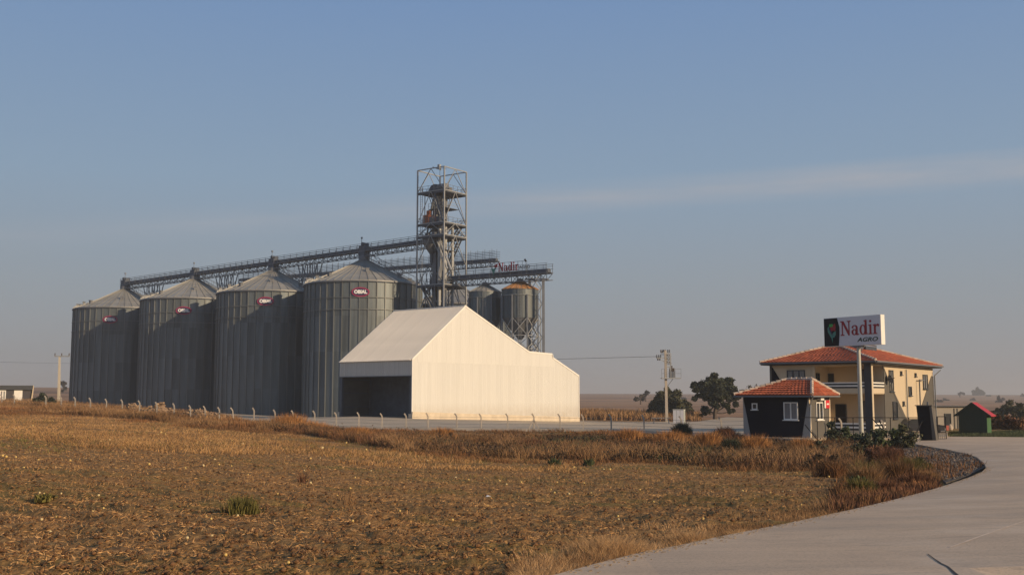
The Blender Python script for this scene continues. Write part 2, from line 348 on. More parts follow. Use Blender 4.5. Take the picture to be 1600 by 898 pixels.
stripe = gnoise(gmap(.0012, .009, R(-4)), 1.0, 4, .55, .42, .58)
far_c = gmix(stripe, (.33, .185, .10), (.50, .29, .15)); far_c = gmix(gnoise(gmap(.003, .02, R(3)), 1.0, 5, .6, .5, .62), far_c, (.145, .098, .072))
far_c = gmix(gnoise(pos, .03, 6, .8), far_c, gmix(.5, far_c, (.16, .10, .06)))
sepg = n.new('ShaderNodeSeparateXYZ'); l.new(geo.outputs['Position'], sepg.inputs[0])
mr = n.new('ShaderNodeMapRange'); mr.inputs[1].default_value = 150; mr.inputs[2].default_value = 240; l.new(sepg.outputs['Y'], mr.inputs[0])
l.new(gmix(mr.outputs[0], near_c, far_c), b.inputs['Base Color'])
bt = n.new('ShaderNodeTexNoise'); bt.inputs['Scale'].default_value = 14; bt.inputs['Detail'].default_value = 5; l.new(pos, bt.inputs['Vector'])
bp = n.new('ShaderNodeBump'); bp.inputs['Strength'].default_value = .8; bp.inputs['Distance'].default_value = .04; l.new(bt.outputs['Fac'], bp.inputs['Height']); l.new(bp.outputs[0], b.inputs['Normal'])
go = npmesh('ground', V, Q, gm, k=4); tag(go, kind='structure')
# ------------------------------------------------------------------ draped sheets
def inside(poly, x, y):
    c = False; n_ = len(poly); j = n_ - 1
    for i in range(n_):
        xi, yi = poly[i]; xj, yj = poly[j]
        if (yi > y) != (yj > y) and x < (xj - xi) * (y - yi) / (yj - yi) + xi: c = not c
        j = i
    return c
def drape(name, poly, off, m, skirt=.5, step=3.0):
    pts = []
    for i in range(len(poly)):
        a = Vector(poly[i]); b_ = Vector(poly[(i + 1) % len(poly)]); k = max(1, min(60, int((b_ - a).length / step)))
        for j in range(k): pts.append(a.lerp(b_, j / k))
    nb = len(pts); xs = [p.x for p in pts]; ys = [p.y for p in pts]; inn = []
    y = min(ys) + step / 2
    while y < max(ys):
        st = step * (1 if y < 130 else 2); x = min(xs) + step / 2
        while x < max(xs):
            if inside(poly, x, y): inn.append(Vector((x + random.uniform(-.2, .2), y + random.uniform(-.2, .2))))
            x += st
        y += st
    vs, es, fs, *_ = delaunay_2d_cdt(pts + inn, [(i, (i + 1) % nb) for i in range(nb)], [], 1, 1e-4)
    X = np.array([v.x for v in vs]); Y = np.array([v.y for v in vs]); Zz = ground(X, Y) + off
    V_ = [(X[i], Y[i], Zz[i]) for i in range(len(X))]; F_ = [tuple(f) for f in fs]
    Zb = ground([p.x for p in pts], [p.y for p in pts]); o = len(V_)
    for i, p in enumerate(pts): V_.append((p.x, p.y, Zb[i] + off)); V_.append((p.x, p.y, Zb[i] + off - skirt))
    for i in range(nb):
        a = o + 2 * i; c = o + 2 * ((i + 1) % nb); F_.append((a, c, c + 1, a + 1))
    me = bpy.data.meshes.new(name); me.from_pydata(V_, [], F_); me.materials.append(m)
    bm = bmesh.new(); bm.from_mesh(me); bm.normal_update()
    for f in bm.faces:
        if abs(f.normal.z) > .5 and f.normal.z < 0: f.normal_flip()
    bm.to_mesh(me); bm.free()
    return tag(link(name, me), kind='structure')
rm = mat('road_concrete', (.55, .405, .270), .85, 0, .10, .35, c2=(.65, .485, .325), bump=.25, bs=30, bdist=.01)
def roadify(m):                                # streaky worn surface, fine grit, hairline cracks and tyre-polished bands
    n = m.node_tree.nodes; l = m.node_tree.links; b = n['Principled BSDF']; src = b.inputs['Base Color'].links[0].from_socket
    g = n.new('ShaderNodeNewGeometry')
    def layer(src, sc_, rot, s, lo, hi, colr, amt):
        mp_ = n.new('ShaderNodeMapping'); mp_.inputs['Scale'].default_value = sc_; mp_.inputs['Rotation'].default_value = (0, 0, rot); l.new(g.outputs['Position'], mp_.inputs[0])
        t = n.new('ShaderNodeTexNoise'); t.inputs['Scale'].default_value = s; t.inputs['Detail'].default_value = 6; t.inputs['Roughness'].default_value = .65; l.new(mp_.outputs[0], t.inputs['Vector'])
        r_ = n.new('ShaderNodeMapRange'); r_.inputs[1].default_value = lo; r_.inputs[2].default_value = hi; r_.inputs[4].default_value = amt; l.new(t.outputs['Fac'], r_.inputs[0])
        mx = n.new('ShaderNodeMix'); mx.data_type = 'RGBA'; l.new(r_.outputs[0], mx.inputs[0]); l.new(src, mx.inputs[6]); mx.inputs[7].default_value = (*colr, 1); return mx.outputs[2]
    o = layer(src, (.12, 1.4, 1), R(-20), .5, .48, .7, (.30, .25, .20), .4)
    o = layer(o, (1, 1, 1), 0, 30, .5, .72, (.22, .18, .14), .75)
    o = layer(o, (1, 1, 1), 0, .35, .55, .7, (.60, .50, .39), .45); o = layer(o, (1, 1, 1), 0, 90, .52, .68, (.62, .52, .42), .5); o = layer(o, (.6, 1.5, 1), R(-25), 3, .56, .72, (.27, .22, .17), .5)
    l.new(o, b.inputs['Base Color'])
roadify(rm)
edge = [(865, 898), (930, 881), (1000, 863), (1060, 852), (1120, 839), (1230, 817), (1330, 796), (1420, 774), (1480, 757), (1515, 745), (1534, 737), (1541, 730), (1538, 723), (1527, 714), (1510, 708), (1480, 702), (1450, 697), (1428, 693)]
ew = [G(*p, up=.13) for p in edge]
d0 = (ew[0] - ew[2]).normalized()
road_poly = [tuple((ew[0] + d0 * 14).xy), tuple((ew[0] + d0 * 6).xy)] + [tuple(p.xy) for p in ew]
gate_l = gd(1426, 81.5); gate_r = gd(1478, 84); 
far = [gd(1478, 88.5), gd(1600, 87), gd(1750, 84), gd(2100, 70)]
road_poly += [tuple(gate_l.xy), tuple(gd(1430, 84).xy), tuple(gd(1476, 86).xy)] + [tuple(p.xy) for p in far] + [(80, 30), (60, -15), (10, -22), (-25, -20)]
road = drape('road', road_poly, .13, rm, .6, 2.5)
yard_px = [(398, 113.5), (440, 111.6), (526, 108.6), (597, 106.6), (669, 105), (752, 103.6), (834, 102.4), (911, 101.2), (955, 100.2), (1006, 98.6), (1064, 96), (1127, 92.5), (1170, 89), (1185, 84.5),
           (1260, 80), (1330, 85), (1425, 84.1), (1478, 86.2), (1479, 92), (1479, 100), (1470, 122), (1330, 160), (1165, 215), (1135, 225), (1090, 186), (1000, 183), (905, 186), (860, 225), (700, 250), (430, 262), (340, 240), (330, 200)]
ym = mat('yard_concrete', (.43, .345, .245), .9, 0, .12, .25, c2=(.50, .41, .295), bump=.2, bs=12, bdist=.01)
yard = drape('yard', [tuple(gd(*p).xy) for p in yard_px], .16, ym, .6, 3.0)
vp = [(1541, 730), (1538, 723), (1527, 714), (1510, 708), (1480, 702), (1450, 697), (1428, 693), (1400, 697), (1405, 712), (1430, 722), (1460, 735), (1488, 748), (1470, 757), (1500, 750), (1534, 737)]
verge = drape('gravel_verge', [tuple(G(*p).xy) for p in [(1540, 731), (1537, 724), (1526, 715), (1509, 709), (1480, 703), (1450, 698), (1425, 694), (1390, 700), (1400, 712), (1440, 728), (1462, 742), (1478, 756), (1512, 745)]], .05, M['gravel'], .3, 1.5)
# joint / crack in the road: a thin dark strip laid on the slab
cm = mat('tar_crack', (.03, .028, .028), .8, 0, .2, 5)
pts = [G(x, y, up=.13) for x, y in [(1450, 866), (1456, 870.5), (1463, 875), (1470, 880), (1480, 886), (1490, 893), (1498, 899), (1512, 912)]]
from mathutils.bvhtree import BVHTree
rbv = BVHTree.FromPolygons([v.co.copy() for v in road.data.vertices], [tuple(p.vertices) for p in road.data.polygons])
mb = MB()
for i in range(len(pts) - 1):
    a, b_ = pts[i].copy(), pts[i + 1].copy(); w = Vector((.012, 0, 0)) * (.5 + i * .12)
    for q_ in (a, b_):
        hit = rbv.ray_cast(Vector((q_.x, q_.y, 50)), Vector((0, 0, -1))); q_.z = (hit[0].z if hit[0] else q_.z) + .004
    mb.add([a - w, a + w, b_ + w * 1.1, b_ - w * 1.1], [(0, 1, 2, 3)])
tag(mb.obj('road_crack', cm), kind='structure')
jp = [G(x, y, up=.13) for x, y in [(1484, 855), (1520, 842), (1560, 827), (1600, 813), (1660, 792)]]; mb = MB()
for a, b_ in zip(jp[:-1], jp[1:]):
    for q_ in (a, b_):
        hit = rbv.ray_cast(Vector((q_.x, q_.y, 50)), Vector((0, 0, -1))); q_.z = (hit[0].z if hit[0] else q_.z) + .004
    w = Vector((-.02, .03, 0)) * .4; mb.add([a - w, a + w, b_ + w, b_ - w], [(0, 1, 2, 3)])
tag(mb.obj('slab_joint', mat('joint_filler', (.62, .50, .38), .9, 0, .2, 5)), kind='structure')
ce_pts = []; rce = random.Random(12)
for q in range(1100):
    t = rce.random() ** .7 * 11; i_ = int(t); f_ = t - i_; p = ew[i_].lerp(ew[i_ + 1], f_); dv = (ew[i_ + 1] - ew[i_]); nv = Vector((dv.y, -dv.x, 0)).normalized(); p = p + nv * abs(rce.gauss(0, .12))
    hit = rbv.ray_cast(Vector((p.x, p.y, 50)), Vector((0, 0, -1)))
    if hit[0]: ce_pts.append(hit[0])
mb = MB()
for p in ce_pts: s_ = rce.uniform(.003, .012); mb.bar(p + Vector((-s_, 0, 0)), p + Vector((s_, rce.uniform(-s_, s_), s_ * .4)), s_ * 1.4, s_)
tag(mb.obj('spilt_soil', mat('spilt_soil', (.30, .22, .14), .95, 0, .3, 3)), kind='stuff')
# kerb under the fence
mb = MB(); kp = [gd(px, d - .45) for px, _, d in POSTS if 520 <= px <= 1130]
for a, b_ in zip(kp[:-1], kp[1:]): mb.bar(a + Vector((0, 0, .1)), b_ + Vector((0, 0, .1)), .22, .34)
tag(mb.obj('fence_kerb', M['concrete']), kind='structure')
# ------------------------------------------------------------------ silos
KS = 1.157
def silo_ctr(px, z): return Vector((Xat(px, 430, z), z, 0))
sil = []
q4, q1 = 186 * KS, 228 * KS
X4, X1 = Xat(569, 402, q4), Xat(196, 448, q1)
SR = 91.1 * q4 / F; NS = 44
apex_y = [447.8, 431.9, 418.5, 401.7]
T4h = None
def arc_panel(r, z0, z1, a, seg=3, th_=.02):
    mb = MB()
    for zz0, zz1 in ((z0, z1),):
        mb.lathe([(r, zz0), (r, zz1)], seg, -a / 2, a / 2)
    return mb
def build_silo(i, full=True):
    k = i / 3.0; C = Vector((X1 + (X4 - X1) * k, q1 + (q4 - q1) * k, 0))
    ztop = Zat(apex_y[i], C.y)                       # collar top
    lab = ['leftmost corrugated grain silo at the far end of the conveyor row', 'second grain silo from the left, half overlapped by the third',
           'third grain silo from the left, just left of the biggest looking one', 'largest looking grain silo, right behind the white barn, under the steel tower end'][i]
    wall_h = 5.6 + .0; zw = ztop - 6.0; base = -1.6
    e = empty('grain_silo', (C.x, C.y, base), None, lab, 'silo', 'front row of grain silos')
    return e, C, ztop - base, zw - base
SW = None
proto = {}
def silo_parts(e, H, zw, key, n=NS, Rr=SR, rib=True):
    a = 2 * math.pi / n
    if key not in proto:
        rc = 1.05; zr = H - .75
        TI = 4 if rib else 1; wp = [MB().lathe([(Rr - .004 * q, zw * q / TI), (Rr - .004 * q, zw * (q + 1) / TI)], 2, -a / 2, a / 2).mesh('wall_panel', M['galv']) for q in range(TI)]
        st = MB().box(Rr + .002, Rr + .16, -.085, .085, 0, zw - .1).mesh('stiffener', M['galv_rib'])
        hr = .05
        rp = MB().lathe([(Rr + .25, zw - .12), (Rr + .24, zw + .05), (Rr * .55, zw + (zr - zw) * .47), (rc, zr)], 2, -a / 2, a / 2)
        ca, sa = math.cos(a / 2), math.sin(a / 2)
        p0 = Vector(((Rr + .24) * ca, (Rr + .24) * sa, zw + .09)); p1 = Vector((Rr * .55 * ca, Rr * .55 * sa, zw + (zr - zw) * .47 + .04)); p2 = Vector((rc * ca, rc * sa, zr + .04))
        rp.bar(p0, p1, .10, .14); rp.bar(p1, p2, .08, .12)
        rp = rp.mesh('roof_panel', M['galv_roof'])
        proto[key] = (wp, st, rp)
    wp, st, rp = proto[key]
    for j in range(n):
        for nm, me, da in [('wall_panel', w_q, 0) for w_q in wp] + [('stiffener', st, a / 2), ('roof_panel', rp, 0)]:
            o = link(nm, me, e); o.rotation_euler = (0, 0, j * a + da)
    zr = H - .75
    MB().lathe([(1.15, zr - .1), (1.15, H), (.6, H + .15), (0, H + .15)], 20).obj('roof_collar', M['steel'], e)
    for zz in (zw - 3.3, zw - 5.6):
        if zz > 2: MB().lathe([(Rr + .16, zz - .06), (Rr + .25, zz - .06), (Rr + .25, zz + .06), (Rr + .16, zz + .06)], 66).obj('wind_ring', M['galv_rib'], e)
    MB().lathe([(Rr + .16, zw - .32), (Rr + .30, zw - .3), (Rr + .30, zw - .13)], 66).obj('eave_trim', M['steel_dark'], e)
silo_info = []
for i in range(4):
    e, C, H, zw = build_silo(i); silo_parts(e, H, zw, i); silo_info.append((C, H, zw, e))
    # roof vents, hatch and ladder
    rnd = random.Random(i)
    for an in (-160, -128, -75, -35, 12, 60, 120):
        v = MB(); v.box(-.28, .28, -.3, .3, 0, .75); v.box(-.38, .38, -.4, .4, .75, .88)
        o = v.obj('roof_vent', M['steel'], e); rr = SR * .80 if an not in (-75,) else SR * .6
        zz = zw + (H - .75 - zw) * (1 - rr / SR) * .98; an += rnd.uniform(-6, 6)
        o.location = (rr * math.cos(R(an)), rr * math.sin(R(an)), zz); o.rotation_euler = (0, 0, R(an))
    # big curved fan outlet and inspection hatch on the left shoulder
    g = MB(); 
    for s_ in range(6):
        a0 = math.pi * s_ / 6; a1 = math.pi * (s_ + 1) / 6
        g.bar((1.1 * math.cos(a0), 0, 1.1 * math.sin(a0)), (1.1 * math.cos(a1), 0, 1.1 * math.sin(a1)), .55, .35)
    o = g.obj('fan_outlet', M['steel_light'], e); o.location = (-SR * .86, -SR * .25, zw + .25); o.rotation_euler = (0, 0, R(25)); o.scale = (1.0, 1, .75)
    o = MB().box(-.55, .55, -.5, .5, 0, 1.35).box(-.65, .65, -.6, .6, 1.35, 1.5).obj('roof_hatch', M['steel_light'], e); o.location = (-SR * .93, -SR * .05, zw + .1)
    lad = MB(); an = R(-20)
    pa = Vector((SR * .97 * math.cos(an), SR * .97 * math.sin(an), zw + .6)); pb = Vector((1.2 * math.cos(an), 1.2 * math.sin(an), H - .3)); sd = Vector((-math.sin(an), math.cos(an), 0)) * .35
    for s_ in (-1, 1):
        lad.bar(pa + sd * s_, pb + sd * s_, .07); lad.bar(pa + sd * s_ + Vector((0, 0, .9)), pb + sd * s_ + Vector((0, 0, .9)), .05)
        for k in range(9):
            q = pa.lerp(pb, k / 8) + sd * s_; lad.bar(q, q + Vector((0, 0, .9)), .05)
    for k in range(25): q = pa.lerp(pb, k / 24); lad.bar(q - sd, q + sd, .05)
    lad.obj('roof_ladder', M['steel'], e)
# lettering helper (text turned into mesh)
def text_mesh(s, size, m, ext=.02, shear=0., sx=1., bold=0.):
    c = bpy.data.curves.new('lettering', 'FONT'); c.body = s; c.size = size; c.extrude = ext; c.align_x = 'CENTER'; c.align_y = 'CENTER'; c.shear = shear; c.offset = bold; c.resolution_u = 4
    o = bpy.data.objects.new('tmp', c); col.objects.link(o); dg = bpy.context.evaluated_depsgraph_get(); me = bpy.data.meshes.new_from_object(o.evaluated_get(dg))
    bpy.data.objects.remove(o); me.materials.clear(); me.materials.append(m); me.name = 'lettering'
    if sx != 1: me.transform(Matrix.Diagonal((sx, 1, 1, 1)))
    return me
def ellipse(rx, rz, y0, y1, n=36):
    return MB().prism([(rx * math.cos(2 * math.pi * k / n), rz * math.sin(2 * math.pi * k / n)) for k in range(n)], lambda u, v, w: (u, y0 if w == 0 else y1, v))
tm = text_mesh('OBIAL', .92, M['white_print'], .02, sx=.95, bold=.055)
lab_px = [(170, 499), (285, 485), (413, 470.5), (562, 456)]
for i, (C, H, zw, e) in enumerate(silo_info):
    u = (lab_px[i][0] - 800) / (F * (math.cos(PITCH) + .06 * math.sin(PITCH)))
    # ray / cylinder hit
    best = None
    for k in range(400):
        Y = C.y - SR - 1 + k * .06; X = u * Y
        if (X - C.x) ** 2 + (Y - C.y) ** 2 <= (SR + .22) ** 2: best = (X, Y); break
    if best is None: best = (C.x, C.y - SR)
    zc = Zat(lab_px[i][1], best[1])
    an = math.atan2(best[1] - C.y, best[0] - C.x) + math.pi / 2
    le = empty('maker_plate', (best[0], best[1], zc), (math.cos(an), math.sin(an)), ['oval maroon plate lettered OBIAL high on the leftmost silo', 'oval maroon plate lettered OBIAL on the second silo from the left',
        'oval maroon plate lettered OBIAL on the third silo from the left', 'oval maroon plate lettered OBIAL on the silo nearest the white barn'][i], 'sign', 'oval maker plates on the silos')
    ellipse(1.72, .92, -.02, .06).obj('rim', M['magenta'], le); ellipse(1.48, .70, -.045, -.021).obj('plate', M['blue_print'], le)
    o = link('lettering', tm, le); o.rotation_euler = (math.pi / 2, 0, 0); o.location = (0, -.075, 0)
# ------------------------------------------------------------------ rear row of silos, glimpsed between and behind
rowd2 = (silo_info[3][0] - silo_info[0][0]).normalized(); perp = Vector((-rowd2.y, rowd2.x, 0))
if perp.y < 0: perp = -perp
REAR = 31.0; rl = ['rear grain silo behind the leftmost silo, only its roof rim showing', 'rear grain silo behind the gap of the second and third silos', 'rear grain silo behind the largest looking front silo',
    'rear grain silo with beige ribbed wall seen through the foot of the steel tower']
for i in range(4):
    C, H, zw, _ = silo_info[i]; P = C + perp * REAR
    if i == 3: P = C + perp * 27 + rowd2 * 2.5
    e = empty('rear_grain_silo', (P.x, P.y, -1.6), None, rl[i], 'silo', 'rear row of grain silos')
    zw2 = zw - 2.6
    silo_parts(e, zw2 + 5.2, zw2, ('r', i), 36, rib=False)
# ------------------------------------------------------------------ overhead conveyors
def conveyor(name, label, P0, P1, z0b, z1b, ht, zones, mats=('steel_dark', 'steel'), w=1.5, rail=True, lamps=(), group=None, xrail=0):
    """gallery from P0 to P1: bottom truss, trough casing above, walkway with handrail beside it"""
    d = Vector((P1.x - P0.x, P1.y - P0.y, 0)); L = d.length; e = empty(name, (P0.x, P0.y, z0b), d, label, 'conveyor', group)
    sl = (z1b - z0b) / L; zz = lambda x: sl * x
    t = MB(); h1 = ht * .42; nb = max(4, int(L / 1.3))
    for y in (-w / 2, w / 2):
        t.bar((0, y, zz(0) + .07), (L, y, zz(L) + .07), .14); t.bar((0, y, zz(0) + h1), (L, y, zz(L) + h1), .14)
        for k in range(nb):
            xa, xb = L * k / nb, L * (k + 1) / nb
            t.bar((xa, y, zz(xa)), (xa, y, zz(xa) + h1), .08)
            t.bar((xa, y, zz(xa) + (0 if k % 2 else h1)), (xb, y, zz(xb) + (h1 if k % 2 else 0)), .08)
    for k in range(0, nb + 1): x = L * k / nb; t.bar((x, -w / 2, zz(x)), (x, w / 2, zz(x)), .08)
    t.obj('truss', M[mats[1]], e, stuff=False)
    c = MB(); y0, y1 = -w / 2 + .1, w / 2 - .55; za, zb = h1 + .12, ht * .66
    c.add([(x, y, zz(x) + z) for x in (0, L) for (y, z) in ((y0, za), (y1, za), (y1, zb), ((y0 + y1) / 2, zb + .12), (y0, zb))],
          [(0, 1, 2, 3, 4), (9, 8, 7, 6, 5)] + [(k, (k + 1) % 5, 5 + (k + 1) % 5, 5 + k) for k in range(5)])
    for k in range(int(L / 2.4)):
        x = 1.2 + 2.4 * k; c.box(x - .05, x + .05, y0 - .06, y1 + .06, zz(x) + za - .05, zz(x) + zb + .05)
    c.obj('casing', M[mats[0]], e)
    MB().add([(x, y, zz(x) + z) for x in (0, L) for (y, z) in ((y1 + .05, h1 + .1), (w / 2 + .25, h1 + .1), (w / 2 + .25, h1 + .16), (y1 + .05, h1 + .16))],
             [(0, 1, 2, 3), (7, 6, 5, 4)] + [(k, (k + 1) % 4, 4 + (k + 1) % 4, 4 + k) for k in range(4)]).obj('walkway', M['steel'], e)
    if rail:
        r = MB(); 
        for y in ((-w / 2 - .05), (w / 2 + .25)):
            for q in (.5, .78, 1.0) + ((1.25, 1.5) if xrail else ()): 
                zr = h1 + (ht - h1) * q; r.bar((0, y, zz(0) + zr), (L, y, zz(L) + zr), .06)
            for k in range(int(L / 2) + 1):
                x = min(L, 2.0 * k); r.bar((x, y, zz(x) + h1), (x, y, zz(x) + ht * (1.5 if xrail else 1)), .06)
        r.obj('handrail', M['steel'], e)
    return e, L, zz
A1 = silo_info[0][0]; Cx = A1 - rowd2 * 1.0; tower_c = Vector((Xat(690, 400, 203), 203, 0))
P1 = silo_info[3][0] + rowd2 * ((tower_c - silo_info[3][0]).dot(rowd2) - 3.2)
z0b = Zat(452, A1.y); z1b = Zat(387.5, P1.y); HT = 2.6
cv, L, zz = conveyor('overhead_conveyor', 'long steel conveyor gallery running over the four front silos to the tower', Cx, P1, z0b, z1b, HT, None)
for i in range(4):
    x = 1.0 + (silo_info[i][0] - A1).dot(rowd2)
    b_ = MB(); b_.box(x - .8, x + .8, -.8, .8, zz(x) - .1, zz(x) + HT * .85); b_.box(x - .5, x + .8, -.5, .5, zz(x) + HT * .85, zz(x) + HT + .15); b_.bar((x + .2, -.9, zz(x) + HT + .0), (x + .2, .9, zz(x) + HT + .0), .6, n=10)
    b_.obj('drive_box', M['steel_dark'], cv)
    MB().bar((x - 1.7, .95, zz(x) + HT * .4), (x - 1.7, .95, zz(x) + HT + 1.4), .08).box(x - 1.8, x - 1.55, .8, 1.1, zz(x) + HT + 1.4, zz(x) + HT + 1.75).obj('lamp_mast', M['steel'], cv)
    s_ = MB(); s_.bar((x + 2.0, 0, zz(x) + .2), (x + 2.0, 0, -1.9), .1); s_.bar((x + 2.0, .6, zz(x) + .2), (x + 5.5, .6, zz(x) - 3.2), .07); s_.bar((x + 2.0, .6, zz(x) + 1.1), (x + 5.5, .6, zz(x) - 2.3), .05)
    s_.obj('access_stair', M['steel'], cv)
for i in range(3):      # splayed trestles between neighbouring silo roofs
    xm = 1.0 + (silo_info[i][0] - A1).dot(rowd2) + 11.5; t = MB(); zb = -4.2 + 0.0
    for y in (-.7, .7):
        for s_ in (-1, 1):
            t.bar((xm + s_ * 3.0, y, zz(xm) + .0), (xm + s_ * 1.5, y, zz(xm) + zb), .16)
            t.bar((xm + s_ * .5, y, zz(xm)), (xm + s_ * 1.5, y, zz(xm) + zb), .13)
            t.bar((xm + s_ * 1.5, y, zz(xm)), (xm + s_ * 1.5, y, zz(xm) + zb - 2), .16)
            t.bar((xm + s_ * .4, y, zz(xm) + zb * .95), (xm + s_ * 2.2, y, zz(xm) + zb * .35), .09)
        t.bar((xm - 1.5, y, zz(xm) + zb * .55), (xm + 1.5, y, zz(xm) + zb * .55), .1)
    t.obj('trestle', M['steel'], cv)
# rear gallery
r0 = silo_info[0][0] + perp * REAR; r1 = silo_info[3][0] + perp * REAR
P0r = r0 + rowd2 * 6; rend = None
fr = Face(r0, rowd2); tend = fr.t(777); P1r = Vector((*fr.p(tend), 0))
cv2, L2, zz2 = conveyor('rear_conveyor', 'second steel conveyor gallery behind the front silos, ending in railings right of the tower', P0r, P1r, Zat(446, P0r.y), Zat(416, P1r.y), 2.6, None, xrail=1)
for i in range(4):
    x = (silo_info[i][0] - silo_info[0][0]).dot(rowd2) - 6
    if x > 0:
        t = MB()
        for y in (-.7, .7):
            for s_ in (-1, 1): t.bar((x - 10 + s_ * 2.6, y, zz2(x)), (x - 10 + s_ * 1.2, y, zz2(x) - 5), .15); t.bar((x - 10 + s_ * .4, y, zz2(x)), (x - 10 + s_ * 1.2, y, zz2(x) - 5), .12)
        t.obj('trestle', M['steel'], cv2)
# ------------------------------------------------------------------ elevator tower
TA = rowd2; hw = 3.35
te = empty('elevator_tower', (tower_c.x, tower_c.y, 0), (TA.x, TA.y), 'tall square steel lattice tower with platforms, elevator legs and stairs behind the barn', 'tower')
ly = [Zat(y, tower_c.y) for y in (268, 303, 352, 371, 447)]; TZ = ly[0] + .0
cs = [(-hw, -hw), (hw, -hw), (hw, hw), (-hw, hw)]
for x, y in cs: MB().bar((x, y, 0), (x, y, TZ), .23).obj('post', M['steel_light'], te)
for z in ly + [18, 9]:
    hb = MB()
    for k in range(4): hb.bar((*cs[k], z), (*cs[(k + 1) % 4], z), .17)
    hb.obj('ring_beam', M['steel_light'], te)
bands = [ly[0], ly[1], ly[2], ly[3], ly[4], 18, 9, .2]
def lerp3(a, b, t): return tuple(a[i] + (b[i] - a[i]) * t for i in range(3))
bays = [(ly[0], ly[1]), (ly[1], ly[2]), (ly[3], (ly[3] + ly[4]) / 2 - .8), ((ly[3] + ly[4]) / 2 - .8, ly[4]), (ly[4], 18), (18, 9), (9, .2), (ly[2], ly[3])]
for zt, zb_ in bays:
    br = MB()
    for k in range(4):
        a, c = cs[k], cs[(k + 1) % 4]; m_ = ((a[0] + c[0]) / 2, (a[1] + c[1]) / 2)
        br.bar((*m_, zt), (*a, zb_), .10); br.bar((*m_, zt), (*c, zb_), .10)
    br.obj('brace', M['steel_light'] if zt > 30 else M['steel'], te)
for z, in_ in ((ly[1], 0), (ly[2], 0), (ly[3], 0), (ly[4], 0)):
    p = MB(); p.box(-hw + .1, hw - .1, -hw + .1, hw - .1, z - .28, z - .1); p.box(-hw + .1, hw - .1, -hw + .05, -hw + .2, z - .45, z + .1); p.box(-hw + .1, hw - .1, hw - .2, hw - .05, z - .45, z + .1)
    p.obj('platform', M['steel_dark'], te)
    r = MB()
    for k in range(4):
        a, c = cs[k], cs[(k + 1) % 4]
        for q in (.55, 1.1): r.bar((*a, z + q), (*c, z + q), .055)
        for j in range(1, 5): x = a[0] + (c[0] - a[0]) * j / 5; y = a[1] + (c[1] - a[1]) * j / 5; r.bar((x, y, z), (x, y, z + 1.1), .055)
    r.obj('guard_rail', M['steel'], te)
for (x, y, w_, m_) in ((-.9, -.6, .95, 'steel_dark'), (.35, -.2, .8, 'steel_dark'), (-.2, .9, .8, 'steel')):
    l_ = MB().box(x - w_ / 2, x + w_ / 2, y - .55, y + .55, 0, ly[1] + .3)
    for z in np.arange(4, ly[1], 2.6): l_.box(x - w_ / 2 - .07, x + w_ / 2 + .07, y - .62, y + .62, z, z + .12)
    l_.obj('elevator_leg', M['steel'], te)
for (x, y, r_) in ((.9, -1.7, .34), (1.75, -1.0, .34), (2.2, .6, .28)):
    sp = MB().bar((x, y, 0), (x, y, ly[2] + .3), r_ * 2, n=12)
    for z in np.arange(5, ly[2], 4.1): sp.bar((x, y, z), (x, y, z + .25), r_ * 2.5, n=12)
    sp.obj('spout_pipe', M['steel_light'], te, smooth=False)
hd = MB(); z = ly[1]
for s_ in range(8):
    a0 = math.pi * s_ / 8; a1 = math.pi * (s_ + 1) / 8; hd.add([(-.9 + 1.5 * math.cos(a), yy, z + .5 + 1.35 * math.sin(a)) for a in (a0, a1) for yy in (-1.2, .1)] + [(-.9, -1.2, z + .5), (-.9, .1, z + .5)], [(0, 1, 3, 2), (0, 2, 4), (1, 5, 3)])
hd.box(-2.4, .6, -1.2, .1, z, z + .5); hd.obj('elevator_head', M['steel_dark'], te)
hd = MB().box(.1, 1.2, -.9, .5, z, z + 1.5).bar((.2, -1.2, z + 1.1), (2.2, -1.2, z + 1.1), 1.1, n=12).box(1.2, 2.1, -.6, .6, z, z + 1.1); hd.obj('drive_motor', M['steel'], te)
st = MB()
def stair(x0, y0, z0, x1, y1, z1, wd=.45):
    a = Vector((x0, y0, z0)); c = Vector((x1, y1, z1)); d = (c - a); s_ = Vector((-d.y, d.x, 0)).normalized() * wd
    for q in (-1, 1): st.bar(a + s_ * q, c + s_ * q, .08, .28); st.bar(a + s_ * q + Vector((0, 0, 1)), c + s_ * q + Vector((0, 0, 1)), .06)
    nS = int(abs(z1 - z0) / .28)
    for k in range(nS): p = a.lerp(c, k / nS); st.bar(p - s_, p + s_, .28, .06)
stair(.6, -2.7, ly[1], 3.0, -2.7, ly[2]); stair(2.9, 2.6, ly[2], .6, 2.6, ly[3]); stair(3.0, 2.2, ly[3], -2.6, 2.2, ly[4]); stair(-2.6, -2.8, ly[4], 2.6, -2.8, 18)
st.obj('stair', M['steel_dark'], te)
mc = MB().box(-2.7, -1.3, -2.4, -.9, ly[2], ly[2] + 1.9).box(-2.2, -1.5, -2.0, -1.2, ly[2] + 1.9, ly[2] + 2.8).bar((-2.9, -1.4, ly[2] + 1), (-1, -1.4, ly[2] + 1), 1.3, n=10); mc.obj('orange_cleaner', M['orange'], te)
fc = MB().lathe([(1.7, ly[3] - .5), (1.6, ly[3] - 1.3), (.25, ly[3] - 3.3), (.25, ly[3] - 5)], 14, c=(-1.5, -1.4, 0)); fc.obj('hopper_funnel', M['steel'], te)
sp = MB().bar((1.2, -1.6, ly[3] - 1.6), (4.4, -2.4, ly[4] + 2.6), .42, n=10).bar((.3, -1.9, ly[3] - .6), (3.6, -2.6, ly[4] + 2.8), .34, n=10); sp.obj('inclined_spout', M['steel_light'], te)
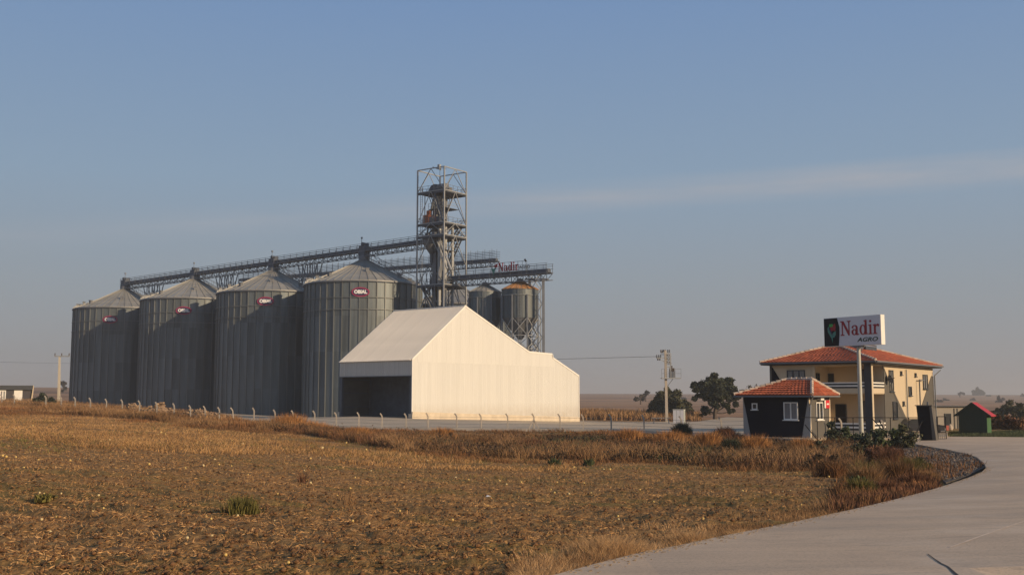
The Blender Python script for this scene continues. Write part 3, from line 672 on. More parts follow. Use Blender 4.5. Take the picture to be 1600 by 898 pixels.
sp = MB().bar((-.5, -1.6, ly[1] - .4), (-2.6, -1.0, ly[2] + .6), .4, n=8).bar((0, -1.4, ly[2]), (-2.2, -2.2, ly[3]), .36, n=8).bar((-1, -2.0, ly[2] + 2.0), (1.4, -2.0, ly[3] + .3), .3, n=8).bar((-2, 1, ly[3]), (-.4, .8, ly[4]), .4, n=8).bar((-3, -2, ly[4] - .3), (1.5, -2.5, 16), .4, n=8); sp.obj('distributor_pipes', M['steel'], te)
rt_ = random.Random(5)
for (za_, zb2) in ((ly[1], ly[2]), (ly[2], ly[3]), (ly[3], ly[4]), (ly[4], 18)):
    for q in range(9):
        cl = MB()
        x = rt_.uniform(-2.6, 2.6); y = rt_.uniform(-2.8, 1.5)
        if q % 3 == 0: cl.bar((x, y, za_), (x, y, zb2), .12)
        elif q % 3 == 1: cl.bar((x, y, za_), (max(-2.8, min(2.8, x + rt_.uniform(-3, 3))), y, zb2), rt_.choice((.12, .2, .3)), n=6)
        else: cl.box(x - .4, x + .4, y - .3, y + .3, zb2, zb2 + rt_.uniform(.6, 1.6))
        cl.obj('pipework' if q % 3 < 2 else 'machine_box', M[rt_.choice(('steel', 'steel_dark'))], te)
for xx, yy in ((-hw * .33, -hw), (hw * .33, -hw)): MB().bar((xx, yy, 0), (xx, yy, ly[4]), .12).obj('post', M['steel'], te)
for z in ((ly[1] + ly[2]) / 2, (ly[3] + ly[4]) / 2 + 2.0):
    p = MB().box(-hw * .6, hw * .75, -hw * .5, hw * .6, z - .1, z); p.obj('platform', M['steel_dark'], te)
    r = MB()
    for q in (.55, 1.1): r.bar((-hw * .6, -hw * .5, z + q), (hw * .75, -hw * .5, z + q), .05); r.bar((hw * .75, -hw * .5, z + q), (hw * .75, hw * .6, z + q), .05)
    for j in range(6): r.bar((-hw * .6 + j * .9, -hw * .5, z), (-hw * .6 + j * .9, -hw * .5, z + 1.1), .05)
    r.obj('guard_rail', M['steel_light'], te)
l_ = MB()
for s_ in (-.25, .25): l_.bar((-2.6 + s_, hw * -.9, ly[4]), (-2.6 + s_, hw * -.9, ly[1] + 1), .06)
for z in np.arange(ly[4], ly[1] + 1, .45): l_.bar((-2.85, hw * -.9, z), (-2.35, hw * -.9, z), .05)
l_.obj('ladder', M['steel_light'], te)
an = MB().bar((-hw, hw * .98, TZ), (-hw, hw * .98, TZ + 2.4), .07).bar((-hw - .5, hw, TZ + 1.7), (-hw, hw, TZ + 1.7), .05).box(-hw - .65, -hw - .35, hw - .15, hw + .15, TZ + 1.6, TZ + 1.9); an.obj('lamp_mast', M['steel_dark'], te)
an = MB().bar((.6, -hw, TZ + .15), (2.4, -hw, TZ - .55), .45, .2).bar((.2, -hw + 1, TZ + .3), (3, -hw + 1, TZ - .2), .1).box(1.8, 2.3, -hw - .2, -hw + .3, TZ - .4, TZ + .5); an.obj('hoist_bracket', M['steel_light'], te)
# ------------------------------------------------------------------ right conveyor and hopper bins
PB0 = tower_c + rowd2 * 0.5; fb = Face(PB0, rowd2); PB1 = Vector((*fb.p(fb.t(860)), 0))
cv3, L3, zz3 = conveyor('side_conveyor', 'steel conveyor gallery leaving the tower to the right above the two hopper bins', PB0 - rowd2 * 1.5 , PB1, Zat(449, (PB0).y), Zat(437.5, PB1.y), 3.0, None, w=1.7)
MB().box(-.2, .0, -1.2, 1.2, 0, 3).obj('end_plate', M['steel'], cv3)
def hopper(px, d, hwpx, ye, yw, yc, label, rm_):
    C = Vector((Xat(px, 480, d), d, 0)); r = hwpx * d / F; e = empty('hopper_bin', (C.x, C.y, 0), (TA.x, TA.y), label, 'hopper bin', 'hopper bins under the side conveyor')
    z_e, z_w, z_c = Zat(ye, d), Zat(yw, d), Zat(yc, d); n_ = 20; a = 2 * math.pi / n_
    wp = MB().lathe([(r, z_w), (r, z_e)], 2, -a / 2, a / 2).mesh('wall_panel', M['galv']); rp = MB().lathe([(r + .12, z_e - .05), (r + .1, z_e + .05), (.4, z_e + r * .50)], 1, -a / 2, a / 2)
    rp.bar(((r + .1) * math.cos(a / 2), (r + .1) * math.sin(a / 2), z_e + .08), (.4 * math.cos(a / 2), .4 * math.sin(a / 2), z_e + r * .5 + .04), .06); rp = rp.mesh('roof_panel', rm_)
    cn = MB().lathe([(r, z_w), (.3, z_c)], 1, -a / 2, a / 2).mesh('cone_panel', M['steel'])
    for j in range(n_):
        for nm, me in (('wall_panel', wp), ('roof_panel', rp), ('cone_panel', cn)): o = link(nm, me, e); o.rotation_euler = (0, 0, j * a)
    MB().lathe([(r + .1, z_e - 1.25), (r + .14, z_e - 1.15), (r + .1, z_e - 1.05)], 30).obj('wind_ring', M['galv_rib'], e)
    MB().lathe([(.5, z_e + r * .48), (.5, z_e + r * .62), (0, z_e + r * .62)], 12).obj('roof_collar', M['steel'], e)
    k8 = 8
    for j in range(k8):
        an = 2 * math.pi * (j + .5) / k8; p = Vector(((r + .2) * math.cos(an), (r + .2) * math.sin(an), 0)); MB().bar(p, p + Vector((0, 0, z_e - 1.1)), .24).obj('leg', M['steel'], e)
    br = MB()
    for j in range(k8):
        a0 = 2 * math.pi * (j + .5) / k8; a1 = 2 * math.pi * (j + 1.5) / k8; p = Vector(((r + .2) * math.cos(a0), (r + .2) * math.sin(a0), 0)); q = Vector(((r + .2) * math.cos(a1), (r + .2) * math.sin(a1), 0))
        zs = [z_w, z_w - 3.2, z_w - 5.6, z_w - 8, z_w - 10.5, 1]
        for za, zb_ in zip(zs[:-1], zs[1:]):
            br.bar(p + Vector((0, 0, za)), q + Vector((0, 0, zb_)), .11); br.bar(q + Vector((0, 0, za)), p + Vector((0, 0, zb_)), .11); br.bar(p + Vector((0, 0, zb_)), q + Vector((0, 0, zb_)), .1)
    br.obj('cross_brace', M['steel_light'], e)
    l_ = MB()
    for s_ in (-.25, .25): l_.bar((r + .5, s_, z_w - 6), (r + .5, s_, z_e + .6), .06)
    for z in np.arange(z_w - 6, z_e, .5): l_.bar((r + .5, -.25, z), (r + .5, .25, z), .05)
    l_.obj('ladder', M['steel'], e); e.rotation_euler.z += R(-55)
    return e
M['rust_roof'] = objvar(mat('rusty_roof', (.40, .20, .075), .8, .1, .5, .9), .2)
hopper(758, 197.0, 25.8, 457, 501, 532, 'left, darker of the two hopper bins beside the tower', M['galv_roof'])
hopper(812.5, 193.0, 28.6, 453, 497.5, 531, 'right hopper bin with rusty orange roof on braced steel legs', M['rust_roof'])
for px, d, lb in ((827.5, 191.5, 'thick grey steel column carrying the side conveyor in front of the right hopper bin'), (849, 189.5, 'rightmost slim steel column holding up the end of the side conveyor')):
    x = Xat(px, 480, d); e = empty('conveyor_column', (x, d, 0), None, lb, 'steel column', 'steel columns under the side conveyor end')
    MB().box(-.24, .24, -.24, .24, -.5, Zat(437, d) - .02).obj('shaft', M['steel'], e); MB().box(-.9, .9, -.2, .2, Zat(437, d), Zat(437, d) + .25).obj('cap_beam', M['steel'], e)
    br = MB(); z = 2
    while z < Zat(445, d): br.bar((-.2, 0, z), (-2.0 if px > 840 else 2.0, 2.0, z + 3), .08); br.bar((-.2, 0, z + 3), (-2.0 if px > 840 else 2.0, 2.0, z), .08); z += 3
    br.bar((-2.0 if px > 840 else 2.0, 2.0, 0), (-2.0 if px > 840 else 2.0, 2.0, Zat(445, d)), .14)
    br.obj('lattice', M['steel_light'], e)
# ------------------------------------------------------------------ lettering on the side conveyor
def wpt(F_, px, py): t = F_.t(px); return t, Zat(py, F_.p(t).y)
fs_ = Face(PB0 + Vector((rowd2.y, -rowd2.x, 0)) * 1.15, rowd2)
C0 = fs_.p(fs_.t(778)); sg = empty('gallery_sign', (C0.x, C0.y, Zat(424.5, C0.y)), (rowd2.x, rowd2.y), 'small open letters Nadir AGRO with green emblem on the side conveyor rail', 'sign')
def put_text(s, size, m, parent, x, z, ext=.03, y=0, **k):
    me = text_mesh(s, size, m, ext, **k); o = link('lettering', me, parent); o.rotation_euler = (math.pi / 2, 0, 0); o.location = (x, y, z); return o
# serif letters drawn as outlines; unit = cap height 1
def serif_letters():
    P = {}
    P['N'] = ([[(0, 0), (.30, 0), (.30, .05), (.19, .09), (.19, .80), (.62, 0), (.72, 0), (.72, .91), (.82, .95), (.82, 1), (.53, 1), (.53, .95), (.64, .91), (.64, .30), (.25, 1), (0, 1), (0, .95), (.11, .90), (.11, .09), (0, .05)]], .86)
    P['i'] = ([[(0, 0), (.30, 0), (.30, .04), (.22, .08), (.22, .68), (0, .63), (0, .59), (.08, .56), (.08, .08), (0, .04)], [(.15 + .085 * math.cos(k * math.pi / 5), .88 + .085 * math.sin(k * math.pi / 5)) for k in range(10)]], .34)
    P['r'] = ([[(0, 0), (.32, 0), (.32, .04), (.22, .08), (.22, .44), (.27, .53), (.34, .56), (.38, .50), (.45, .50), (.48, .56), (.46, .64), (.40, .68), (.32, .67), (.26, .62), (.22, .56), (.22, .68), (0, .63), (0, .59), (.08, .56), (.08, .08), (0, .04)]], .50)
    def ring(cx, cz, rx, rz, ix, iz, n=20):
        q = []
        for k in range(n):
            a0 = 2 * math.pi * k / n; a1 = 2 * math.pi * (k + 1) / n
            q.append([(cx + rx * math.cos(a0), cz + rz * math.sin(a0)), (cx + rx * math.cos(a1), cz + rz * math.sin(a1)), (cx + ix * math.cos(a1), cz + iz * math.sin(a1)), (cx + ix * math.cos(a0), cz + iz * math.sin(a0))])
        return q
    P['d'] = (ring(.27, .33, .26, .345, .12, .29) + [[(.42, .0), (.66, .03), (.66, .07), (.57, .09), (.57, 1), (.34, .95), (.34, .91), (.43, .88), (.43, 0)]], .70)
    P['a'] = (ring(.24, .20, .22, .21, .09, .15) + [[(.36, .02), (.36, .50), (.33, .58), (.27, .62), (.19, .60), (.16, .54), (.17, .47), (.06, .47), (.04, .55), (.10, .63), (.22, .68), (.34, .68), (.44, .63), (.50, .54), (.50, .10), (.53, .06), (.60, .09), (.60, .04), (.52, -.01), (.42, -.01)]], .64)
    return P
SL = serif_letters()
def put_serif(word, capm, parent, x, z, m, y0, y1, sx=.8):
    for ch in word:
        polys, adv = SL[ch]; mb = MB()
        for i_, po in enumerate(polys): mb.prism(po, lambda u, v, w: (u * capm * sx, (y0 if w == 0 else y1) - .0006 * (i_ % 2), v * capm))
        o = mb.obj('letter', m, parent); o.location = (x, 0, z); x += adv * capm * sx
    return x
lg = MB(); lg.prism([(-.9, .7), (-.2, .2), (.35, .75), (.6, 1.0), (.1, -.5), (-.2, -1.3), (-.35, -.5), (-.8, .1)], lambda u, v, w: (u * .75 - .9, -.03 + .06 * w, v * .75 + .35)); lg.obj('emblem_stalk', M['teal'], sg)
lg = MB().prism([(-.3, .2), (.5, 0), (.7, .8), (.2, .9), (.05, .6), (-.2, .8)], lambda u, v, w: (u * .8 - .6, -.1 + .05 * w, v * .8 + .75)); lg.obj('emblem_flower', M['red'], sg)
put_serif('Nadir', 1.6, sg, .0, .0, M['red'], -.06, .06, .95)
put_text('AGRO', .85, M['dark_trim'], sg, 6.0, .45)
fr_ = MB(); 
for z in (-.25, 1.6): fr_.bar((-1.6, .1, z), (6.4, .1, z), .06)
for x in np.arange(-1.6, 6.5, 1.0): fr_.bar((x, .1, -.25), (x, .1, 1.6), .05)
fr_.obj('support_frame', M['steel'], sg)
le = empty('gallery_lamp', (fs_.p(fs_.t(823)).x, fs_.p(fs_.t(823)).y, Zat(428, PB1.y)), (1, 0), 'thin lamp pole with small black head standing on the side conveyor', 'lamp')
MB().bar((0, 0, 0), (-.15, 0, 2.5), .06).obj('pole', M['steel_dark'], le); MB().bar((-.35, 0, 2.9), (-.1, 0, 2.45), .3, .3).obj('lamp_head', M['black'], le)
# ------------------------------------------------------------------ white barn
BZ = 148.0; g = Vector((.63, .777, 0)).normalized(); s = Vector((-g.y, g.x, 0))
BC = Vector((Xat(643, 640, BZ), BZ, 0)); fg = Face(BC, g); fsd = Face(BC, s)
be = empty('storage_barn', (BC.x, BC.y, 0), g, 'big white sheet metal barn with asymmetric gable and open dark left side', 'barn')
M['white_upper'] = objvar(mat('white_sheet_upper', (.665, .660, .62), .55, 0, .03, .5, bump=.05, bs=.6, stretch=(1.5, 1, .15)), .02)
GW = fg.t(904); SD = fsd.t(530.5)
prof = [(0, fg.z(643, 560.5)), (fg.t(726), fg.z(726, 478)), (fg.t(826), fg.z(826, 549.3)), (fg.t(862.5), fg.z(862.5, 552.8)), (fg.t(863.5), fg.z(863.5, 558.5)), (GW, fg.z(904, 586.5))]
def ptop(t):
    for (a, za), (b_, zb_) in zip(prof[:-1], prof[1:]):
        if t <= b_ + 1e-6: return za + (zb_ - za) * (t - a) / max(1e-6, b_ - a)
    return prof[-1][1]
zpl = lambda t: (fg.z(643, 643) + (fg.z(904, 651.6) - fg.z(643, 643)) * t / GW)         # top of the plinth falls with the ground
cuts = [0]; 
while cuts[-1] + 1.0 < GW: cuts.append(cuts[-1] + 1.0)
cuts.append(GW)
for a, b_ in zip(cuts[:-1], cuts[1:]):
    mids = [t for t, _ in prof if a < t < b_]; top = [(a, ptop(a))] + [(t, z) for t, z in prof if a < t < b_] + [(b_, ptop(b_))]
    if (b_ - a) < .05: continue
    poly = [(b_ - .004, zpl(b_)), (a + .004, zpl(a))] + [(min(max(t, a + .004), b_ - .004), z - .08) for t, z in top]
    zL = prof[0][1] - .4
    if min(ptop(a), ptop(b_)) > zL + 1.0:
        up_ = [(b_ - .004, zL + .004), (a + .004, zL + .004)] + poly[2:]; MB().prism(up_, lambda u, v, w: (u, -.062 + .06 * w, v)).obj('upper_wall_panel', M['white_upper'], be)
        poly = [poly[0], poly[1], (a + .004, zL), (b_ - .004, zL)]
    mb = MB().prism(poly, lambda u, v, w: (u, -.05 + .06 * w, v))
    for q in (.25, .5, .75):
        t = a + q * (b_ - a); mb.box(t - .02, t + .02, -.064, -.05, zpl(t) + .02, ptop(t) - .2)
    mb.obj('wall_panel', M['white_sheet'], be)
t_ = MB()                                     # barge flashing along the gable edge
for (a, za), (b_, zb_) in zip(prof[:-1], prof[1:]): t_.bar((a, -.06, za - .04), (b_, -.06, zb_ - .04), .12, .26)
t_.bar((0, -.07, zpl(0)), (0, -.07, prof[0][1]), .16, .12); t_.bar((GW, -.07, zpl(GW)), (GW, -.07, prof[-1][1]), .16, .12); t_.obj('flashing', M['white_paint'], be)
pb = MB(); K = 14
for k in range(K): a, b_ = GW * k / K, GW * (k + 1) / K; pb.prism([(a, -2.5), (b_ - .015, -2.5), (b_ - .015, zpl(b_) - .003), (a, zpl(a) - .003)], lambda u, v, w: (u, -.22 + .3 * w, v))
pb.obj('plinth', M['plinth'], be)
# roof sheets
ks = [0]; w_ = SD / 19
segs = [(0, 1), (1, 2), (2, 3), (4, 5)]
for si, (i0, i1) in enumerate(segs):
    (ta, za), (tb, zb_) = prof[i0], prof[i1]
    dn = Vector((tb - ta, 0, zb_ - za)).normalized(); nn = Vector((-dn.z, 0, dn.x))
    ta_ = ta - (.35 * dn.x if si == 0 else 0); za_ = za - (.35 * dn.z if si == 0 else 0)
    mb = MB(); q = [Vector((ta_, 0, za_)), Vector((tb, 0, zb_))]
    vs = []; y0, y1 = .003, w_ - .003
    for yy in (y0, y1):
        for p in q:
            for o_ in (0, .06): vs.append(Vector((p.x, yy, p.z)) + nn * o_)
    mb.add(vs, [(0, 2, 3, 1), (4, 5, 7, 6), (1, 3, 7, 5), (0, 4, 6, 2), (0, 1, 5, 4), (2, 6, 7, 3)])
    for rr in (.0, .33, .66): mb.bar(q[0] + nn * .08 + Vector((0, w_ * rr + .05, 0)), q[1] + nn * .08 + Vector((0, w_ * rr + .05, 0)), .05, .06)
    me = mb.mesh('roof_panel', M['roof_sheet'])
    for k in range(19): o = link('roof_panel', me, be); o.location = (0, k * w_, 0)
MB().bar((prof[1][0], -.1, prof[1][1] + .07), (prof[1][0], SD + .1, prof[1][1] + .07), .35, .12).obj('ridge_cap', M['white_paint'], be)
# open side: header cladding above the opening, posts, girts; right end wall, rear wall
zh = fg.z(643, 586)
hdw = SD / 38
me = MB().box(-.06, .0, .004, hdw - .004, zh, prof[0][1] - .1).box(-.10, -.06, .1, .2, zh + .02, prof[0][1] - .15).mesh('header_panel', M['white_sheet'])
hm = objvar(mat('header_sheet', (.56, .54, .50), .5, 0, .06, .4), .05); me.materials[0] = hm
for k in range(38): o = link('header_panel', me, be); o.location = (0, k * hdw, 0)
MB().box(-.12, .02, -.05, SD + .05, zh - .12, zh - .002).box(-.12, .02, -.05, SD + .05, prof[0][1] - .1, prof[0][1] - .01).obj('header_trim', M['steel'], be)
gf = gz(BC.x, BC.y) + .1
for y in (.25, SD - .25): MB().box(.02, .4, y - .2, y + .2, -2, zh - .12).obj('door_post', M['steel_dark'], be)
MB().box(-.05, .45, SD - .02, SD + .25, -2, 1.2).box(-.2, .35, -.35, .4, -2, 1.05).obj('corner_block', M['plinth'], be)
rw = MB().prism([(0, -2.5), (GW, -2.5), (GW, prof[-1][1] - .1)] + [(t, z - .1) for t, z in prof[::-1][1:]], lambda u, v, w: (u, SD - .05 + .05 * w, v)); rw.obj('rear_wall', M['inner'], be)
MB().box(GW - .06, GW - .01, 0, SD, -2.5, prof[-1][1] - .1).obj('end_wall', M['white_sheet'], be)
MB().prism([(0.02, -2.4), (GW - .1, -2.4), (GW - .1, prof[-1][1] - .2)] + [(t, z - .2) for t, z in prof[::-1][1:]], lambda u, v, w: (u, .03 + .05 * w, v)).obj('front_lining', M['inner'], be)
fr = MB()
for z in (gf + 1.6, gf + 3.6, gf + 5.6): fr.bar((.1, SD - .2, z), (GW - .3, SD - .2, z), .2, .12)
for x in np.arange(6, GW - 1, 6.0): fr.bar((x, SD - .25, -1), (x, SD - .25, ptop(x) - .5), .3); fr.bar((x, .25, -1), (x, .25, ptop(x) - .5), .3)
fr.obj('steel_frame', M['steel_dark'], be)
MB().box(6, 6.2, .1, SD - .1, -1.5, prof[0][1] + 3).obj('inner_wall', M['steel_dark'], be)
MB().box(.1, 6, .1, SD - .1, gf - .35, gf + .05).obj('floor_slab', M['concrete'], be)
# ------------------------------------------------------------------ roofs with courses of tiles
def tiled_roof(parent, polys, course, rise, m, name='roof_tiles', tilew=.30):
    """each polygon: (eave_a, eave_b, top_b, top_a) corners; courses overlap like steps, each tile a little raised barrel"""
    mb = MB()
    for (ea, eb, tb, ta) in polys:
        ea, eb, tb, ta = map(Vector, (ea, eb, tb, ta)); Hh = ((ta + tb) / 2 - (ea + eb) / 2).length; nC = max(2, int(Hh / course))
        nrm = (eb - ea).cross(ta - ea).normalized() if (ta - ea).length > .1 else (eb - ea).cross(tb - ea).normalized()
        if nrm.z < 0: nrm = -nrm
        for k in range(nC):
            l0, r0 = ea.lerp(ta, k / nC), eb.lerp(tb, k / nC); l1, r1 = ea.lerp(ta, (k + 1.1) / nC if k < nC - 1 else 1), eb.lerp(tb, (k + 1.1) / nC if k < nC - 1 else 1)
            W_ = (r0 - l0).length; nt = max(1, int(W_ / tilew)); up0 = nrm * (rise + random.uniform(0, .006)); up1 = nrm * .01
            for j in range(nt):
                a, b_, mid = j / nt, (j + 1) / nt, (j + .5) / nt
                hb_ = nrm * .045 + nrm * random.uniform(-.008, .008)
                vs = [l0.lerp(r0, a) + up0, l0.lerp(r0, mid) + up0 + hb_, l0.lerp(r0, b_) + up0, l1.lerp(r1, a) + up1, l1.lerp(r1, mid) + up1 + hb_, l1.lerp(r1, b_) + up1,
                      l0.lerp(r0, a), l0.lerp(r0, b_)]
                mb.add(vs, [(0, 1, 4, 3), (1, 2, 5, 4), (6, 7, 2, 1, 0)])
    me = bpy.data.meshes.new(name); me.from_pydata(mb.v, [], mb.f); me.materials.append(m); o = link(name, me, parent, True)
    ub = MB()
    for (ea, eb, tb, ta) in polys:
        ub.add([Vector(p) - Vector((0, 0, .03)) for p in (ea, eb, tb, ta)], [(0, 1, 2, 3)] if (Vector(ta) - Vector(tb)).length > .01 else [(0, 1, 2)])
    ub.obj('roof_deck', m, parent); return o
def caps(parent, lines, step=.42, r=.10):
    mb = MB()
    for a, b_ in lines:
        a, b_ = Vector(a), Vector(b_); n_ = max(1, int((b_ - a).length / step)); up = Vector((0, 0, .06))
        for k in range(n_): p, q = a.lerp(b_, k / n_), a.lerp(b_, (k + 1.15) / n_); mb.bar(p + up + Vector((0, 0, .03)), q + up, r * 2.15, n=6, w2=r * 1.75)
    mb.obj('ridge_cap', M['mortar'], parent, stuff=True)
def window(parent, face, t0, t1, z0, z1, fm, gm_, bars=1, off=0., name='window', fwid=.07, depth=.09, hbar=False):
    """face 'x': plane x = off facing -x, t runs along y;  face 'y': plane y = off facing -y, t runs along x"""
    def P(t, o_, z): return (off - o_, t, z) if face == 'x' else (t, off - o_, z)
    def bx(mb, ta, tb, oa, ob, za, zb_):
        p, q = P(ta, oa, za), P(tb, ob, zb_); mb.box(min(p[0], q[0]), max(p[0], q[0]), min(p[1], q[1]), max(p[1], q[1]), za, zb_)
    fr = MB(); w_ = fwid
    bx(fr, t0, t1, .0, depth, z0, z0 + w_); bx(fr, t0, t1, .0, depth, z1 - w_, z1); bx(fr, t0, t0 + w_, .0, depth, z0 + w_, z1 - w_); bx(fr, t1 - w_, t1, .0, depth, z0 + w_, z1 - w_)
    for k in range(bars): t = t0 + (t1 - t0) * (k + 1) / (bars + 1); bx(fr, t - w_ * .6, t + w_ * .6, .0, depth - .01, z0 + w_, z1 - w_)
    if hbar: bx(fr, t0 + w_, t1 - w_, 0, depth - .02, z0 + (z1 - z0) * .68, z0 + (z1 - z0) * .68 + w_)
    o = fr.obj(name, fm, parent)
    for k in range(bars + 1):
        g_ = MB(); ta, tb = t0 + (t1 - t0) * k / (bars + 1), t0 + (t1 - t0) * (k + 1) / (bars + 1); bx(g_, ta + w_ * .5, tb - w_ * .5, .004, .02, z0 + w_ * .5, z1 - w_ * .5); g_.obj('pane', gm_, o)
    sl = MB(); bx(sl, t0 - .08, t1 + .08, 0, depth + .07, z0 - .07, z0 - .004); sl.obj('sill', fm, o)
    return o
# ------------------------------------------------------------------ two-storey house
HZc = 91.6; dr = Vector((1250, F, 0)).normalized(); dl = Vector((-dr.y, dr.x, 0))
HC = Vector((Xat(1362, 640, HZc), HZc, 0)); fR = Face(HC, dr); fL = Face(HC, dl)
gh = gz(HC.x, HC.y)
he = empty('two_storey_house', (HC.x, HC.y, 0), dr, 'cream two storey house with red tiled hip roof and striped corner balcony', 'house')
WL = fL.t(1206); WR = fR.t(1459); nb_ = 3.4; na = fL.t(1273)
zE = Zat(568, HZc); zS = Zat(611, HZc); zB = -1.0
body = MB(); body.box(nb_, WR, 0.0, WL, zB, zE); body.box(0.0, nb_ - .002, na, WL, zB, zE); body.obj('wall', M['cream'], he)
MB().box(.0, nb_ + .0, 0, na - .002, zE - .12, zE + .0).obj('balcony_ceiling', M['cream'], he)
MB().box(-.02, nb_ - .003, -.02, na - .004, zS - .22, zS).obj('balcony_slab', M['cream'], he)
MB().box(.02, nb_ - .003, .02, na - .004, zB, gh + .12).obj('porch_floor', M['concrete'], he)
# balcony parapets in three pale bands with dark gaps, upper and ground floor
for zb_, m_ in ((zS, 'cream'), (gh + .12, 'cream')):
    h_ = Zat(596.5, HZc) - zS if zb_ == zS else .98
    for q0, q1 in ((0 if zb_ != zS else -.22, .34), (.50, .68), (.84, 1.0)):
        p = MB().box(-.06, .03, .25, na - .01, zb_ + .02 + h_ * q0 * 1.0, zb_ + h_ * q1); p.obj('parapet_band', M['white_paint'] if q0 > .4 else M['cream'], he)
        p = MB().box(.3, nb_ - .01, -.06, .03, zb_ + .02 + h_ * q0, zb_ + h_ * q1); p.obj('parapet_band', M['white_paint'] if q0 > .4 else M['cream'], he)
    MB().box(.04, .08, .25, na - .012, zb_ + .01, zb_ + h_ * .97).box(.3, nb_ - .012, .04, .08, zb_ + .01, zb_ + h_ * .97).obj('parapet_screen', M['dark_trim'], he)
# corner column: dark face to the left, pale face to the right
MB().box(-.1, .28, -.07, .52, zB, zE).obj('corner_column', M['dark_trim'], he)
MB().box(-.08, .30, -.12, -.072, zB, zE).obj('column_facing', M['cream'], he); 
# grey wedges painted render on the right facade, slightly proud
x0 = nb_ + .003; xa = fR.t(1379); xb = fR.t(1424); 
zt_ = lambda t, py: Zat(py, fR.p(t).y)
t1 = fR.t(1379.5); t2 = fR.t(1422.5); t3 = fR.t(1459)
w1 = [(x0, zB), (fR.t(1423.5), zB), (fR.t(1423), gh + .15), (fR.t(1379.5), zE - .12), (x0, zE - .12)]
w2 = [(fR.t(1424), zB), (WR - .002, zB), (WR - .002, zE - .75), (fR.t(1456), zE - .75), (fR.t(1425), gh + .15)]
for w_ in (w1, w2): MB().prism(w_, lambda u, v, w: (u, -.05 + .053 * w, v)).obj('grey_wedge', M['greywall'], he)
# left facade: pale slanted corner and dark fin at the far end
MB().prism([(WL - .9, zB), (WL - .002, zB), (WL - .002, zE - .1), (WL - .1, zE - .1), (WL - 1.9, zE - 3.0)], lambda u, v, w: (-.05 + .053 * w, u, v)).obj('grey_wedge', M['navy'], he)
MB().box(-.12, .1, WL - .1, WL + .1, zB, zE).obj('corner_pilaster', M['greywall'], he)
cg = M['cream']
def hwin(face, Fc, px0, px1, py0, py1, fm, gm_, bars, off, **k):
    ta, tb = sorted((Fc.t(px0), Fc.t(px1))); d = Fc.p((ta + tb) / 2).y; return window(he, face, ta, tb, Zat(py1, d), Zat(py0, d), fm, gm_, bars, off, **k)
hwin('x', fL, 1231, 1259, 578, 603, M['dark_trim'], M['glass_curtain'], 2, -.002)
fLr = Face(HC + dr * nb_, dl)
hwin('x', fLr, 1292, 1304, 583.5, 602, M['dark_trim'], M['glass'], 0, nb_ - .002)
hwin('x', fLr, 1343, 1352, 577, 607, M['dark_trim'], M['glass_curtain'], 1, nb_ - .002)
o = hwin('x', fLr, 1305, 1322, 631, 661, M['dark_trim'], M['black'], 0, nb_ - .002, name='door'); 
hwin('x', fLr, 1344, 1353, 626, 656, M['dark_trim'], M['glass_curtain'], 1, nb_ - .002)
fsw = Face(HC + dl * na, dr)
ta, tb = fsw.t(1275.5), fsw.t(1280.5); window(he, 'y', ta, tb, Zat(602, 95), Zat(582.5, 95), M['dark_trim'], M['glass'], 0, na - .002)
MB().box(-.13, 0.0, na - .12, na + .12, zS, zE).obj('corner_trim', M['cream'], he)
for a in ((1389.5, 1396, 578, 611.5, 'glass_curtain', 1), (1393, 1400, 627, 654, 'glass', 0), (1442.5, 1449.5, 585, 607.5, 'glass_curtain', 1), (1407.5, 1410, 579.5, 585.5, 'glass', 0), (1430, 1432.3, 582.5, 588, 'glass', 0),
          (1419.5, 1424, 603.5, 618, 'glass', 0), (1409.5, 1412, 626.5, 633, 'glass', 0)):
    hwin('y', fR, a[0], a[1], a[2], a[3], M['dark_trim'], M[a[4]], a[5], -.052 if a[0] < 1400 and a[2] > 600 else -.0025, fwid=.08)
# downpipes, wall pipe, dish
dp = MB(); x = fR.t(1415.5); dp.bar((x, -.12, gh), (x, -.12, zE - .3), .09).obj('downpipe', M['steel_light'], he); dp = MB(); x = WR - .3; dp.bar((x, -.25, gh), (x, -.25, zE - .7), .1); dp.bar((x, -.25, zE - .7), (x + .2, -.8, zE - .15), .1); dp.obj('downpipe', M['steel_light'], he)
pp = MB(); x = fR.t(1432.5); zz_ = zt_(x, 593); pp.bar((x, -.3, gh + .3), (x, -.3, zz_), .1); pp.bar((x, -.3, zz_), (fR.t(1441), -.3, zz_), .08); pp.obj('flue_pipe', M['steel'], he)
xd = fR.t(1385); zd = zt_(xd, 592); ds = empty('satellite_dish', HC + dr * xd - dl * .4 + Vector((0, 0, zd)), dr, 'dark satellite dish on the sunlit side wall of the cream house', 'satellite dish')
di = MB().lathe([(.02, -.09), (.2, -.06), (.36, 0), (.39, .02)], 18); o = di.obj('dish', M['black'], ds); o.rotation_euler = (R(70), R(-30), 0)
MB().bar((0, 0, 0), (0, .38, -.1), .07).bar((0, 0, 0), (-.2, -.45, .1), .04).obj('bracket', M['black'], ds)
